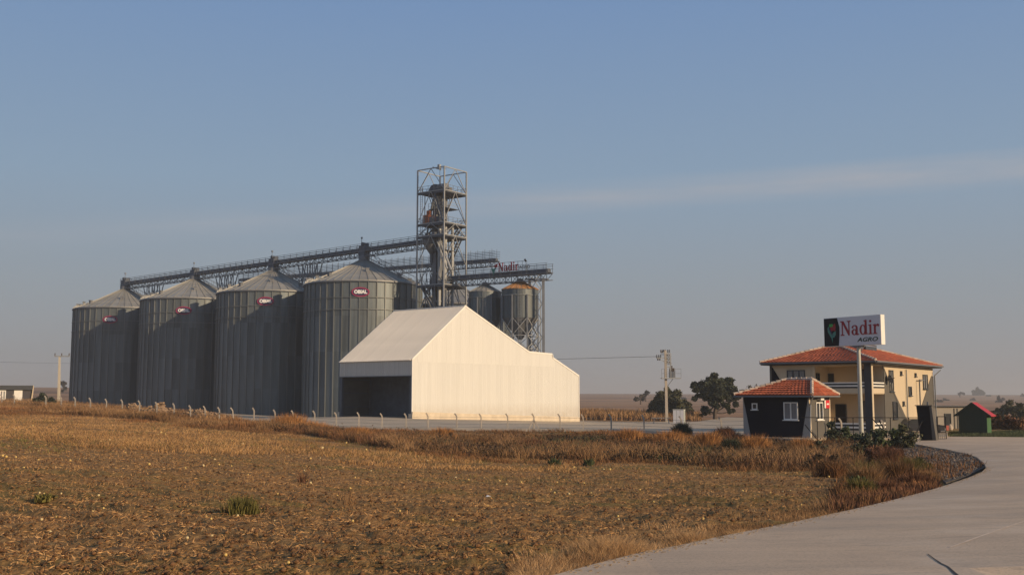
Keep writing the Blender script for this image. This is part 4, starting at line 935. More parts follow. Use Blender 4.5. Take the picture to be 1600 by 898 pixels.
# roof
ov = .75; zr0 = zE + .02; x_0, x_1, y_0, y_1 = -ov, WR + ov, -ov, WL + ov
hh = Zat(541.5, 96) - zr0; ym_ = (y_0 + y_1) / 2; rx0 = x_0 + (y_1 - y_0) / 2 * .95; rx1 = x_1 - (y_1 - y_0) / 2 * .95; zr = zr0 + .22
A, B_, C_, D = (x_0, y_0, zr), (x_1, y_0, zr), (x_1, y_1, zr), (x_0, y_1, zr); T0, T1 = (rx0, ym_, zr + hh), (rx1, ym_, zr + hh)
tiled_roof(he, [(A, B_, T1, T0), (D, A, T0, T0), (C_, D, T0, T1), (B_, C_, T1, T1)], .36, .05, M['tile'], tilew=.34)
caps(he, [(A, T0), (D, T0), (T0, T1), (B_, T1), (C_, T1)])
MB().box(x_0 + .04, x_1 - .04, y_0 + .04, y_1 - .04, zr0 + .001, zr - .035).obj('eave_fascia', M['dark_trim'], he)
gt = MB(); gt.bar((x_0 - .06, y_0, zr - .06), (x_0 - .06, y_1, zr - .06), .12); gt.bar((x_0, y_0 - .06, zr - .06), (x_1, y_0 - .06, zr - .06), .14); gt.obj('gutter', M['steel'], he)
# solar panel frame and chimney on the far slope
sp_ = MB(); fx = Face(HC + dl * 1.8, dr); x = fx.t(1368); x2 = fx.t(1386)
zs_ = Zat(546.5, fx.p(x).y); sp_.box(rx0 + 2.6, rx0 + 4.2, 3.4, 4.0, zr + hh * .85, zr + hh + .30); sp_.obj('water_heater', M['steel_dark'], he)
MB().bar((rx0 + 5.0, 3.6, zr + hh + .28), (rx0 + 8.6, 3.6, zr + hh + .22), .10).box(rx0 + 5.2, rx0 + 8.4, 3.5, 3.7, zr + hh * .85, zr + hh + .12).obj('solar_panel', M['glass'], he)
MB().box(rx0 + .2, rx0 + 1.6, 2.6, 3.2, zr + hh * .62, zr + hh * .74).obj('skylight', M['dark_trim'], he)
# ------------------------------------------------------------------ guardhouse
GZ_ = 82.0; gr = Vector((1400, F, 0)).normalized(); gl = Vector((-gr.y, gr.x, 0)); GC = Vector((Xat(1264, 650, GZ_), GZ_, 0)); f1 = Face(GC, gl); f2 = Face(GC, gr)
ge = empty('guardhouse', (GC.x, GC.y, 0), gr, 'small dark guardhouse with slanted pale corners and red tiled hip roof', 'guardhouse')
gW = f1.t(1161.5); gD = f2.t(1296); gg = gz(GC.x, GC.y); zg = Zat(620.5, GZ_)
MB().box(.0, gD, 0, gW, -1, zg).obj('wall', M['greywall'], ge)
MB().prism([(.62, -1), (gW - .62, -1), (gW - .62, gg + .1), (gW - .02, zg - .02), (.02, zg - .02), (.62, gg + .1)], lambda u, v, w: (-.06 + .063 * w, u, v)).obj('dark_wall_panel', M['navy'], ge)
pale = mat('pale_fin', (.36, .34, .31), .9, 0, .05, 1)
for (a, b_, c, d_) in ((-.03, .62, .02, -.03), (gW + .03, gW - .62, gW - .02, gW + .03)): MB().prism([(a, -1), (b_, -1), (b_, gg + .1), (c, zg - .03), (d_, zg - .03)], lambda u, v, w: (-.03 + .032 * w, u, v)).obj('corner_fin', pale, ge)
for (a, b_, c) in ((-.0, .38, .14), (gD, gD - .40, gD - .14)): MB().prism([(a, -1), (b_, -1), (b_, gg + .1), (c, zg - .03), (a, zg - .03)], lambda u, v, w: (u, -.05 + .052 * w, v)).obj('corner_fin', M['cream'], ge)
def gwin(face, Fc, px0, px1, py0, py1, gm_, bars, off):
    ta, tb = sorted((Fc.t(px0), Fc.t(px1))); d = Fc.p((ta + tb) / 2).y; window(ge, face, ta, tb, Zat(py1, d), Zat(py0, d), M['white_paint'], gm_, bars, off, fwid=.08)
gwin('x', f1, 1225, 1247, 628, 655.5, M['glass_curtain'], 1, -.062); gwin('x', f1, 1175.5, 1184, 629.5, 639.5, M['glass'], 0, -.062)
gwin('y', f2, 1273.5, 1284, 628, 655.5, M['glass'], 1, -.002)
MB().box(f2.t(1276), f2.t(1281), -.35, -.01, Zat(625, 83), Zat(622, 83)).obj('wall_lamp', M['white_paint'], ge)
sn = empty('wall_plate_sign', GC + gr * f2.t(1290) - gl * .08 + Vector((0, 0, Zat(631, 84))), gr, 'small red and white plate on the guardhouse wall beside its window', 'sign')
MB().box(-.28, .42, -.05, .0, -.32, .3).obj('red_plate', mat('red_plate', (.6, .02, .03), .5, 0, .02, 1), sn); MB().box(-.52, -.285, -.05, 0, -.32, .3).obj('white_plate', M['white_paint'], sn); MB().box(-.14, .3, -.06, -.051, -.05, .06).obj('print_bar', M['white_paint'], sn)
dpp = MB(); dpp.bar((-.2, -.12, gg), (-.2 + .25, -.12, zg - .55), .09); dpp.bar((.05, -.12, zg - .55), (-.35, -.5, zg + .02), .09); dpp.obj('downpipe', M['steel_light'], ge)
ov = .55; zr = zg + .16; x_0, x_1, y_0, y_1 = -ov, gD + ov, -ov, gW + ov; ym_ = (y_0 + y_1) / 2; dp_ = (x_1 - x_0) / 2; zt = zr + (Zat(594, 84) - Zat(618, 84))
A, B_, C_, D = (x_0, y_0, zr), (x_1, y_0, zr), (x_1, y_1, zr), (x_0, y_1, zr)
T0, T1 = (x_0 + dp_, f1.t(1247) - .3, zt), (x_0 + dp_, f1.t(1204) - .5, zt)
tiled_roof(ge, [(D, A, T0, T1), (A, B_, T0, T0), (B_, C_, T1, T0), (C_, D, T1, T1)], .40, .085, M['tile'], tilew=.30)
caps(ge, [(A, T0), (B_, T0), (T0, T1), (D, T1), (C_, T1)], .40, .12)
MB().box(x_0 + .03, x_1 - .03, y_0 + .03, y_1 - .03, zg + .001, zr - .035).obj('eave_fascia', M['dark_trim'], ge)
MB().bar((x_0 - .05, y_0, zr - .08), (x_0 - .05, y_1, zr - .08), .11).bar((x_0, y_0 - .05, zr - .08), (x_1, y_0 - .05, zr - .08), .11).obj('gutter', M['steel'], ge)
# ------------------------------------------------------------------ company sign on its pole
SD_ = Vector((.586, -.81, 0)).normalized(); SP = 84.0
SRt = Vector((Xat(1376.6, 515, SP), SP, 0)); fS = Face(SRt, -SD_); SW_ = fS.t(1290.7)
se = empty('company_sign', SRt - SD_ * SW_ / 2, SD_, 'large Nadir AGRO light box sign on a tall round pole behind the guardhouse', 'sign')
h2 = SW_ / 2; z0, z1 = Zat(537.7, SP), Zat(491, SP); zc = (z0 + z1) / 2; hh = z1 - z0
se.location.z = 0; mb = MB().box(-h2, h2, 0, .5, z0, z1); mb.obj('light_box', M['white_paint'], se)
MB().box(-h2 + .03, h2 - .03, -.012, -.001, z0 + .03, z1 - .03).obj('face_panel', M['sign_grey'], se)
w3 = SW_ * .285
pl = [(-h2 + .03, z0 + .04), (-h2 + w3 * .93, z0 + .04), (-h2 + w3 * .99, zc - hh * .1), (-h2 + w3 * 1.0, zc + hh * .15), (-h2 + w3 * .86, z1 - .04), (-h2 + .03, z1 - .04)]
MB().prism(pl, lambda u, v, w: (u, -.024 + .011 * w, v)).obj('emblem_field', M['black'], se)
cx = -h2 + w3 * .5
stl = [(-.50, .20), (-.40, .0), (-.20, -.25), (-.02, -.42), (.02, -.95), (.12, -.95), (.14, -.45), (.30, -.30), (.48, -.28), (.50, -.05), (.30, .02), (.12, -.08), (-.1, .05), (-.3, .4), (-.42, .48)]
for st_ in ([(-.50, .32), (-.36, .45), (-.12, .0), (.05, -.25), (.13, -.6), (.07, -.98), (-.02, -.6), (-.25, -.32), (-.46, -.02)], [(.10, -.5), (.30, -.52), (.50, -.28), (.52, .02), (.30, -.04), (.12, -.18)]):
    MB().prism(st_, lambda u, v, w: (cx + u * .80, -.034 + .009 * w, zc + .05 + v * .95)).obj('emblem_stalk', M['teal'], se)
for k in range(3): MB().prism([(-.40 + k * .09, .33 - k * .05), (-.36 + k * .09, .36 - k * .05), (.0 + k * .07, -.18 - k * .03), (-.02 + k * .07, -.22 - k * .03)], lambda u, v, w: (cx + u * .80, -.04 + .005 * w, zc + .02 + v * .95)).obj('emblem_line', M['blue_print'], se)
MB().prism([(-.18, .28), (.0, -.02), (.2, .06), (.46, -.02), (.52, .3), (.46, .66), (.28, .6), (.05, .5)], lambda u, v, w: (cx + u * .80, -.046 + .009 * w, zc + .08 + v * .95)).obj('emblem_flower', M['red'], se)
MB().prism([(-.20, .32), (.20, .34), (.26, .48), (.20, .60), (-.16, .58), (-.22, .5)], lambda u, v, w: (cx + u * .80 - .05, -.058 + .009 * w, zc + .12 + v * .95)).obj('emblem_leaf', M['green_bright'], se)
cap = hh * .50; wN = sum(SL[c][1] for c in 'Nadir'); avail = SW_ - w3 - .22; sx = avail / (wN * cap)
put_serif('Nadir', cap, se, -h2 + w3 + .10, z0 + hh * .36, M['red'], -.04, -.013, sx)
o = put_text('AGRO', .46, M['green_letter'], se, h2 - 1.28, z0 + hh * .185, .008, y=-.022, shear=.25, sx=1.45, bold=.012)
psx = fS.t(1341) ; px_ = h2 - psx
gb = gz(se.location.x, se.location.y)
MB().bar((px_ + .0, .25, -1.2), (px_, .25, z0 + .0), .40, n=20, w2=.30).obj('pole', mat('sign_pole', (.42, .42, .37), .5, .2, .08, 1), se, smooth=False)
MB().box(px_ - .45, px_ + .45, .0, .5, z0 - .12, z0 - .002).obj('mounting_plate', M['steel'], se)
# second slim pale pole is the column facing of the house
# ------------------------------------------------------------------ fence posts
hk = .36
def post_mesh():
    mb = MB(); w_ = .115; pts = [Vector((0, 0, -.6)), Vector((0, 0, POSTH - .36)), Vector((-.07, -.0, POSTH - .18)), Vector((-.20, 0, POSTH))]
    for a, b_ in zip(pts[:-1], pts[1:]): mb.bar(a, b_ + (b_ - a).normalized() * .01, w_ * .95, w_ * 1.1)
    return mb.mesh('fence_post', M['post'])
pm = post_mesh()
names = {2: 'beside the grey hut at the photo edge', 22: 'in front of the grey hut, before its window', 71: 'between the grey hut and the low dark bush', 95: 'close beside the pale utility pole', 117: 'below the left edge of the leftmost silo',
 141: 'below the leftmost silo, second post right of its left edge', 166: 'below the oval plate of the leftmost silo', 191: 'left of the rubble heap, in front of the leftmost silo', 218: 'at the left end of the rubble heap', 245: 'in front of the second silo, behind pale rubble',
 272: 'in the middle of the rubble heap', 298: 'tall and near, below the second silo', 321: 'between the two tall near posts by the rubble heap', 343: 'tall and near, below the left edge of the third silo', 366: 'leaning, below the left part of the third silo', 397: 'below the middle of the third silo',
 430: 'behind the big orange weed clump, left side', 458: 'behind the big orange weed clump, right side', 492: 'below the silo nearest the white barn', 526: 'at the left corner of the barn opening', 561: 'in front of the dark barn opening, left third', 597: 'in front of the dark barn opening, middle',
 635: 'just left of the sunlit barn corner', 669: 'first before the sunlit gable wall from its left corner', 714: 'second before the sunlit gable wall from its left corner', 752: 'before the middle of the sunlit gable wall', 793: 'just left of the braced post before the gable wall', 834: 'braced with two struts, before the sunlit gable wall',
 875: 'near the right end of the sunlit gable wall', 911: 'right beside the right corner of the barn', 955: 'before the open field right of the barn', 1006: 'before the open field, left of the round bushy tree', 1064: 'in front of the pale metal cabinet', 1127: 'below the gnarled dark tree',
 1185: 'in front of the dark guardhouse wall, left', 1251: 'in front of the guardhouse, right beside its window', 1314: 'between guardhouse and sign pole', 1380: 'right of the sign pole in front of the house balcony'}
wire = []
for px, ty, d in POSTS:
    x = Xat(px, 640, d); z = Zat(ty, d) - POSTH
    o = link('fence_post', pm); o.location = (x, d, z)
    dirx = -.25 if px not in (1185, 1251, 1314, 1380, 1006) else 0.1
    o.rotation_euler = (0, R(random.uniform(-1.2, 1.2)) if px != 366 else R(-7), R(random.uniform(-14, 14)))
    tag(o, 'bent top concrete fence post ' + names[px], 'fence post', 'concrete posts along the field fence'); wire.append((x, d, z))
mb = MB()
for (a, b_) in zip(wire[:-3], wire[1:-2]):
    for h_ in (.3, .62, .94, 1.26): mb.bar(Vector(a) + Vector((0, 0, h_)), Vector(b_) + Vector((0, 0, h_)), .012, n=3)
    if True:
        A_, B__ = Vector(a), Vector(b_)
tag(mb.obj('fence_wire', M['steel']), 'thin wires strung between the bent concrete fence posts', 'fence wire')
x, d, z = wire[[p[0] for p in POSTS].index(834)]
be2 = empty('post_strut', (x, d, z), (1, 0), 'pair of slanting concrete struts propping the braced fence post before the barn', 'strut')
for sx_ in (-1, 1): MB().bar((sx_ * .72 , -.1, -.3), (sx_ * .06, -.05, POSTH * .62), .11).obj('strut', M['post'], be2)
# steel rail fence between guardhouse and gate
d_a, d_b = 80.6, 80.0; pa = gd(1252, d_a); pb = gd(1446, d_b); L = (pb - pa).length; dd = (pb - pa).normalized()
rf = empty('rail_fence', pa, (dd.x, dd.y), 'black steel rail fence with slanting braces before the house', 'fence'); zt = Zat(652, 80.3) - pa.z
MB().bar((0, 0, zt), (L, 0, zt), .055).obj('top_rail', M['black'], rf)
for px in (1278, 1305, 1333, 1362, 1390, 1418, 1445): t = (Xat(px, 650, 80.3) - pa.x) / dd.x; MB().bar((t, 0, -.3), (t, 0, zt), .05).obj('upright', M['black'], rf)
for (p0, y0, p1, y1) in ((1259, 663, 1282, 691), (1362, 653, 1380, 673), (1373, 656, 1380, 669), (1440, 655, 1424, 688)):
    MB().bar((Xat(p0, y0, 80.3) - pa.x, -.05, Zat(y0, 80.3) - pa.z), (Xat(p1, y1, 80.1) - pa.x, -.25, Zat(y1, 80.1) - pa.z), .07).obj('brace', M['black'], rf)
# gate pillar and sliding gate end
gp = gd(1452, 80); ge2 = empty('gate_pillar', gp, Vector((.82, -.574, 0)).normalized(), 'tall dark gate pillar with tapering grey side at the yard entrance', 'gate pillar')
hgt = Zat(634, 80) - gp.z; sL = -.38
MB().add([(-.62, -.22, -.4), (.28, -.42, -.4), (.28, .25, -.4), (-.62, .25, -.4), (-.88, -.22, hgt), (.10, -.42, hgt), (.10, .25, hgt), (-.88, .25, hgt)], [(0, 1, 2, 3), (4, 5, 6, 7), (0, 1, 5, 4), (1, 2, 6, 5), (2, 3, 7, 6), (3, 0, 4, 7)]).obj('dark_face', M['black'], ge2)
MB().add([(.283, -.42, -.4), (.56, -.42, -.4), (.56, .25, -.4), (.283, .25, -.4), (.103, -.42, hgt), (.26, -.42, hgt), (.26, .25, hgt), (.103, .25, hgt)], [(0, 1, 2, 3), (4, 5, 6, 7), (0, 1, 5, 4), (1, 2, 6, 5), (2, 3, 7, 6), (3, 0, 4, 7)]).obj('grey_side', M['greywall'], ge2)
MB().box(-.92, .32, -.46, .3, hgt + .002, hgt + .07).obj('cap', M['greywall'], ge2); MB().bar((-.1, 0, hgt + .07), (-.1, 0, hgt + .32), .12, n=8).obj('lamp', M['steel_dark'], ge2)
g2 = empty('sliding_gate', gd(1464, 82), (1, 0), 'end frame of the black sliding gate right of the gate pillar', 'gate'); zt = Zat(650.5, 82) - g2.location.z; w_ = .62
f_ = MB(); 
for a, b_ in (((0, 0, .1), (0, 0, zt)), ((w_, 0, .1), (w_, 0, zt)), ((0, 0, zt), (w_, 0, zt)), ((0, 0, .12), (w_, 0, .12)), ((0, 0, zt * .62), (w_, 0, zt * .62)), ((0, 0, zt * .35), (w_, 0, zt * .35))): f_.bar(a, b_, .06)
f_.obj('gate_frame', M['black'], g2)
for k in range(1, 4): MB().bar((w_ * k / 4, 0, .12), (w_ * k / 4, 0, zt * .35), .03).obj('gate_bar', M['black'], g2)
# parked car glimpsed between pillar and house
ce = empty('parked_car', gd(1434, 98), (1, .15), 'dark parked car half hidden behind the gate pillar', 'car')
MB().add([(x, y, z) for y in (-.85, .85) for x, z in ((-2.1, .35), (2.1, .35), (2.15, .8), (1.2, .95), (.6, 1.4), (-1.0, 1.42), (-1.9, .98), (-2.15, .8))], [tuple(range(8)), tuple(range(8, 16))[::-1]] + [(k, 8 + k, 8 + (k + 1) % 8, (k + 1) % 8) for k in range(8)]).obj('body', mat('dark_car_paint', (.03, .032, .04), .25, .3, .05, 1), ce)
MB().add([(x, y, z) for y in (-.862, .862) for x, z in ((-1.7, .98), (1.05, .98), (.52, 1.34), (-.95, 1.36))], [(0, 1, 2, 3), (7, 6, 5, 4)]).obj('window', M['glass'], ce)
MB().box(-2.2, -2.12, -.8, .8, .4, .58).box(2.12, 2.2, -.8, .8, .4, .58).obj('bumper', M['white_paint'], ce)
for x in (-1.35, 1.35):
    for y in (-.88, .72): MB().bar((x, y, .33), (x, y + .18, .33), .64, n=14).obj('wheel', M['black'], ce)
# ------------------------------------------------------------------ utility pole with transformer
def Lp(d, px, py): return Vector((Xat(px, py, d), d, Zat(py, d)))
ud = 186.0; ub = gd(1042, ud); ue = empty('transformer_pole', ub, (1, 0), 'tall utility pole carrying a transformer platform and insulators', 'utility pole')
def ul(px, py, dy=0): v = Lp(ud, px, py); return Vector((v.x - ub.x, dy, v.z - ub.z))
top = ul(1039.5, 547); MB().bar((-.05, 0, -.5), (top.x, 0, top.z), .5, .4, w2=.36).obj('pole', M['post'], ue)
for (a, b_, w_) in ((ul(1026, 559), ul(1040, 559), .16), (ul(1036, 550), ul(1045, 552.5), .22), (ul(1033, 562), ul(1040, 566), .12), (ul(1040, 557), ul(1047, 557.2), .14), (ul(1040, 562.5), ul(1047.5, 562.5), .14), (ul(1040, 568), ul(1048, 568.3), .14)): MB().bar(a, b_, w_).obj('crossarm', M['steel_light'], ue)
for px in (1026, 1029, 1032, 1037, 1039.5, 1043.5, 1046): 
    p = ul(px, 559 if px < 1035 else 551); MB().bar(p, p + Vector((0, 0, .55)), .2, n=6).obj('insulator', M['steel_dark'], ue)
for px in (1043, 1046): 
    for py in (557, 562.5, 568): p = ul(px, py); MB().bar(p + Vector((0, .3, .1)), p + Vector((0, .3, .45)), .18, n=6).obj('insulator', M['bark'], ue)
rg_ = MB()
for k in range(11): p = ul(1042.2, 553 + k * 3.4); rg_.bar(p + Vector((-.1, -.3, 0)), p + Vector((.75, -.3, 0)), .07)
rg_.bar(ul(1047.5, 551, -.3), ul(1047.5, 589, -.3), .1); rg_.obj('side_ladder', M['steel_light'], ue)
for (a, b_) in (((1032, 553.5), (1040, 553.5)), ((1033, 549.5), (1039, 549)), ((1041, 572.5), (1049, 572.8)), ((1048, 556), (1048, 574))): MB().bar(ul(*a, .35), ul(*b_, .35), .12).obj('crossarm', M['steel_light'], ue)
for px, py in ((1033, 551), (1036, 551), (1048, 570), (1050, 576), (1052, 580), (1028, 562.5), (1031, 562.5)): p = ul(px, py); MB().bar(p, p + Vector((0, .2, .5)), .22, n=6).obj('insulator', M['bark'], ue)
pl0, pl1 = ul(1033, 590.5), ul(1063, 590); MB().box(pl0.x, pl1.x, -.8, .8, pl0.z - .1, pl0.z + .06).obj('platform', M['steel_light'], ue)
MB().box(ul(1046, 590).x, ul(1054, 590).x, -.5, .5, pl0.z + .07, pl0.z + 1.15).obj('transformer', M['steel'], ue)
for k in range(3): x = ul(1047 + k * 3, 590).x; MB().bar((x, 0, pl0.z + 1.15), (x, 0, pl0.z + 1.75), .26, n=8).obj('bushing', M['bark'], ue)
rr = MB(); 
for x0_, x1_ in ((pl0.x, ul(1037, 590).x), (ul(1054, 590).x, pl1.x)):
    for h_ in (.8, 1.6): rr.bar((x0_, -.8, pl0.z + h_), (x1_, -.8, pl0.z + h_), .05)
    for x in (x0_, x1_): rr.bar((x, -.8, pl0.z), (x, -.8, pl0.z + 1.6), .05)
rr.obj('guard_rail', M['steel'], ue); MB().bar((pl1.x - 1.2, 0, pl0.z), (.1, 0, pl0.z - 1.5), .1).obj('brace', M['steel'], ue)
# pale utility pole at left
pd = 170; pb_ = gd(91.5, pd); pe = empty('utility_pole', pb_, (1, 0), 'pale slim utility pole with one crossarm left of the silos', 'utility pole'); pt = Zat(556, pd) - pb_.z
MB().bar((0, 0, -1), (Xat(93, 556, pd) - pb_.x, 0, pt), .42, .3, w2=.24).obj('pole', M['straw_pole'] if 'straw_pole' in M else mat('pole_concrete', (.55, .49, .38), .9, 0, .1, 1), pe)
MB().box(-1.0, 1.35, -.1, .1, pt - .12, pt + .05).obj('crossarm', M['steel_light'], pe)
for x in (-.95, .12, 1.3): MB().bar((x, 0, pt + .05), (x, 0, pt + .45), .13, n=6).obj('insulator', M['bark'], pe)
# pale metal cabinet
cb = gd(1061, 168); ce_ = empty('metal_cabinet', cb, Vector((.92, -.38, 0)).normalized(), 'pale grey green metal cabinet standing at the far edge of the yard', 'cabinet')
hC = Zat(640, 168) - cb.z; wC = 17 * 168 / F
MB().box(-wC / 2, wC / 2, -.5, .5, .12, hC).obj('body', mat('cabinet_paint', (.36, .39, .36), .6, .1, .06, 1), ce_)
for k in range(3): MB().box(-wC / 2 + wC * k / 3 + .03, -wC / 2 + wC * (k + 1) / 3 - .03, -.53, -.501, .2, hC - .08).obj('door_panel', M['sign_grey'], ce_)
MB().box(-wC / 2 - .04, wC / 2 + .04, -.56, .56, hC + .002, hC + .07).obj('roof', M['white_paint'], ce_); MB().box(-wC / 2, wC / 2, -.5, .5, -.8, .118).obj('base', M['concrete'], ce_)
for px, d, w_, h_, lb in ((1033, 172, 1.6, 1.1, 'low dark steel bench like frame beside the transformer pole foot'),):
    b_ = gd(px, d); e = empty('steel_trestle', b_, (1, 0), lb, 'trestle')
    MB().box(-w_, w_, -.3, .3, h_ - .1, h_).obj('top_board', M['steel'], e)
    for x in (-w_ * .8, w_ * .8): MB().bar((x, -.2, 0), (x * .8, 0, h_), .1).bar((x, .2, 0), (x * .8, 0, h_), .1).obj('leg', M['steel_dark'], e)
# ------------------------------------------------------------------ grey hut at the left edge
hd_ = 172.0; hb_ = gd(50, hd_); hx = lambda px: (Xat(px, 615, hd_) - hb_.x) * .91; zh0 = 0
hu = empty('grey_hut', hb_, (.905, .425), 'low dark grey hut with white window and pale door at the left edge', 'hut'); zT = Zat(602, hd_) - hb_.z; zT2 = Zat(609, hd_) - hb_.z
MB().prism([(hx(-40), -1.2), (hx(46), -1.2), (hx(51), zT2 + .0), (hx(-40), zT2)], lambda u, v, w: (u, 6 * w, v)).obj('wall', mat('hut_wall', (.06, .055, .06), .8, 0, .1, 1), hu)
MB().prism([(hx(-41), zT2 + .003), (hx(51.2), zT2 + .003), (hx(52), zT), (hx(-41), zT)], lambda u, v, w: (u, -.3 + 6.6 * w, v)).obj('roof_band', M['dark_trim'], hu)
MB().prism([(hx(46.5), -1.2), (hx(50), -1.2), (hx(52.5), zT), (hx(51.3), zT)], lambda u, v, w: (u, -.35 + .3 * w, v)).obj('slanted_fin', M['cream'], hu)
window(hu, 'y', hx(0), hx(9.5), Zat(624.5, hd_) - hb_.z, Zat(609.5, hd_) - hb_.z, M['white_paint'], M['glass_curtain'], 1, -.01, fwid=.16)
MB().box(hx(22), hx(35), -.08, -.002, -.5, Zat(609.5, hd_) - hb_.z).obj('door', M['white_paint'], hu)
# ------------------------------------------------------------------ low building and play shed at right
bd_ = 118.0; bb = gd(1461, bd_); lb_ = empty('low_outbuilding', bb, (1, .25), 'low grey outbuilding with flat dark roof edge behind the green shed', 'outbuilding'); zt = Zat(633.5, bd_) - bb.z
MB().box(-3, 5.2, 0, 5, -1, zt - .12).obj('wall', mat('outbuilding_wall', (.30, .27, .23), .9, 0, .07, 1), lb_); MB().box(-3.2, 5.5, -.3, 5.3, zt - .118, zt).obj('roof', M['dark_trim'], lb_)
k_ = bd_ / F
window(lb_, 'y', 1.15, 1.95, .05, zt - .85, M['dark_trim'], M['glass'], 0, -.002, name='door')
for x in (2.35, 2.75): MB().box(x, x + .12, -.06, 0, -.1, zt - .3).obj('downpipe', M['greywall'], lb_)
bb2 = gd(1481, 112); 
for lbx, c_, dx, lbl in (('crate', (.35, .06, .04), -.25, 'small red crate standing at the outbuilding door'), ('sack', (.5, .42, .33), .15, 'pale sack leaning beside the red crate')):
    e = empty(lbx, bb2 + Vector((dx * 1.2, 0, 0)), (1, .2), lbl, lbx)
    if lbx == 'crate':
        cm_ = mat('red_crate', c_, .6, 0, .1, 2)
        MB().box(-.25, .25, -.2, .2, 0, .04).obj('base', cm_, e)
        for a in ((-.25, .25, -.2, -.17), (-.25, .25, .17, .2), (-.25, -.22, -.17, .17), (.22, .25, -.17, .17)): MB().box(*a, .045, .5).obj('side', cm_, e)
    else: MB().lathe([(.0, 0), (.24, .03), (.27, .25), (.2, .48), (.08, .58), (.12, .66)], 10).obj('body', mat('sack_cloth', c_, .9, 0, .1, 3), e)
sd_ = 100.0; sb = gd(1519, sd_); sh = empty('play_shed', sb, (.82, -.57), 'small dark green shed with bright red pitched roof on the lawn', 'shed'); kk = sd_ / F * 1.0
hw_ = 20.5 * kk; ze = Zat(645.5, sd_) - sb.z; za = Zat(629.5, sd_) - sb.z
MB().prism([(-hw_, -.1), (hw_, -.1), (hw_, ze), (0, za - .05), (-hw_, ze)], lambda u, v, w: (u, .02 + .05 * w, v)).obj('front_wall', M['shed_green'], sh)
for k in range(7):
    a = -hw_ + 2 * hw_ * k / 7; b_ = a + 2 * hw_ / 7 - .02; tz = lambda u: ze + (za - .05 - ze) * (1 - abs(u) / hw_)
    ps = [(a, -.1), (b_, -.1), (b_, tz(b_))] + ([(0, tz(0))] if a < 0 < b_ else []) + [(a, tz(a))]
    MB().prism(ps, lambda u, v, w: (u, -.02 + .035 * w, v)).obj('board', M['shed_green'], sh)
MB().box(hw_ - .04, hw_, .07, 1.9, -.1, ze).obj('side_wall', M['shed_side'], sh); MB().box(-hw_, -hw_ + .04, .07, 1.9, -.1, ze).obj('side_wall', M['shed_side'], sh)
MB().box(-hw_, hw_, 1.9, 1.95, -.1, ze).obj('rear_wall', M['shed_green'], sh)
for s_ in (-1, 1):
    e1 = Vector((s_ * (hw_ + .42), -.12, ze - .28)); a1 = Vector((0, -.12, za))
    MB().add([e1, a1, a1 + Vector((0, 2.3, 0)), e1 + Vector((0, 2.3, 0))] + [p + Vector((0, 0, .07)) for p in (e1, a1, a1 + Vector((0, 2.3, 0)), e1 + Vector((0, 2.3, 0)))], [(0, 1, 2, 3), (4, 5, 6, 7), (0, 1, 5, 4), (2, 3, 7, 6), (0, 3, 7, 4), (1, 2, 6, 5)]).obj('roof', M['shed_red'] if s_ == 1 else M['shed_green'], sh)
MB().bar((hw_ + .4, -.14, ze - .27), (0, -.14, za + .02), .12).bar((-hw_ - .4, -.14, ze - .27), (0, -.14, za + .02), .12).obj('barge_board', M['shed_green'], sh)
# ------------------------------------------------------------------ foliage makers
def leaves(centres, radii, n, size, flat=1.0, seed=0, inner=.25):
    r = np.random.default_rng(seed); tot = []; C = np.repeat(np.array(centres), n, axis=0); Rr = np.repeat(np.array(radii), n)[:, None]
    v = r.normal(size=C.shape); v /= np.linalg.norm(v, axis=1)[:, None]; rad_ = (inner + (1 - inner) * r.random((len(C), 1)) ** .55)
    P = C + v * rad_ * Rr * np.array([1, 1, flat]) * (1 + .25 * r.normal(size=(len(C), 1)))
    a = r.normal(size=P.shape); a /= np.linalg.norm(a, axis=1)[:, None]; b_ = np.cross(a, r.normal(size=P.shape)); b_ /= np.linalg.norm(b_, axis=1)[:, None]
    s_ = size * (.5 + r.random((len(P), 1))); V_ = np.stack([P - a * s_, P + b_ * s_ * .5, P + a * s_, P - b_ * s_ * .5], 1).reshape(-1, 3)
    return V_, np.arange(len(V_)).reshape(-1, 4)
def tree(name, px, d, trunk, clumps, leafm, label, cat='tree', n=260, size=.22, seed=1, group=None, inner=.2, depthf=.8, flat=.85, dz=0):
    r = np.random.default_rng(seed); b_ = gd(px, d); b_.z += dz; e = empty(name, b_, None, label, cat, group)
    cc, rr = [], []
    for (cx_, cy_, cr_) in clumps:
        k = d / F; rad_ = cr_ * k; m_ = max(3, int(cr_ / 1.8))
        for j in range(m_):
            o_ = r.normal(size=3) * np.array([.5, .5 * depthf * 1.6, .45]) * rad_
            p = Lp(d, cx_, cy_) - b_; cc.append((p.x + o_[0], o_[1], p.z + o_[2])); rr.append(rad_ * r.uniform(.4, .7))
    V_, Fc = leaves(cc, rr, n, size, flat, seed, inner); npmesh('crown', V_, Fc, leafm, e, k=4)
    if trunk:
        w0 = trunk[0]; pts = [(Lp(d, x, y) - b_) for x, y in trunk[1]]; pts[0].z -= .4
        for p in pts: p.y = 0
        tb = MB().path(pts, w0, 7, w0 * .45); top = pts[-1]
        cidx = r.choice(len(cc), min(len(cc), 16), replace=False)
        for j in cidx:
            q = Vector(cc[j]); st_ = pts[min(len(pts) - 1, 1 + (j % max(1, len(pts) - 1)))]
            tb.path([st_, st_.lerp(q, .5) + Vector((0, 0, -.2)), q], w0 * .35, 5, w0 * .08)
        tb.obj('trunk', M['bark'], e)
    return e
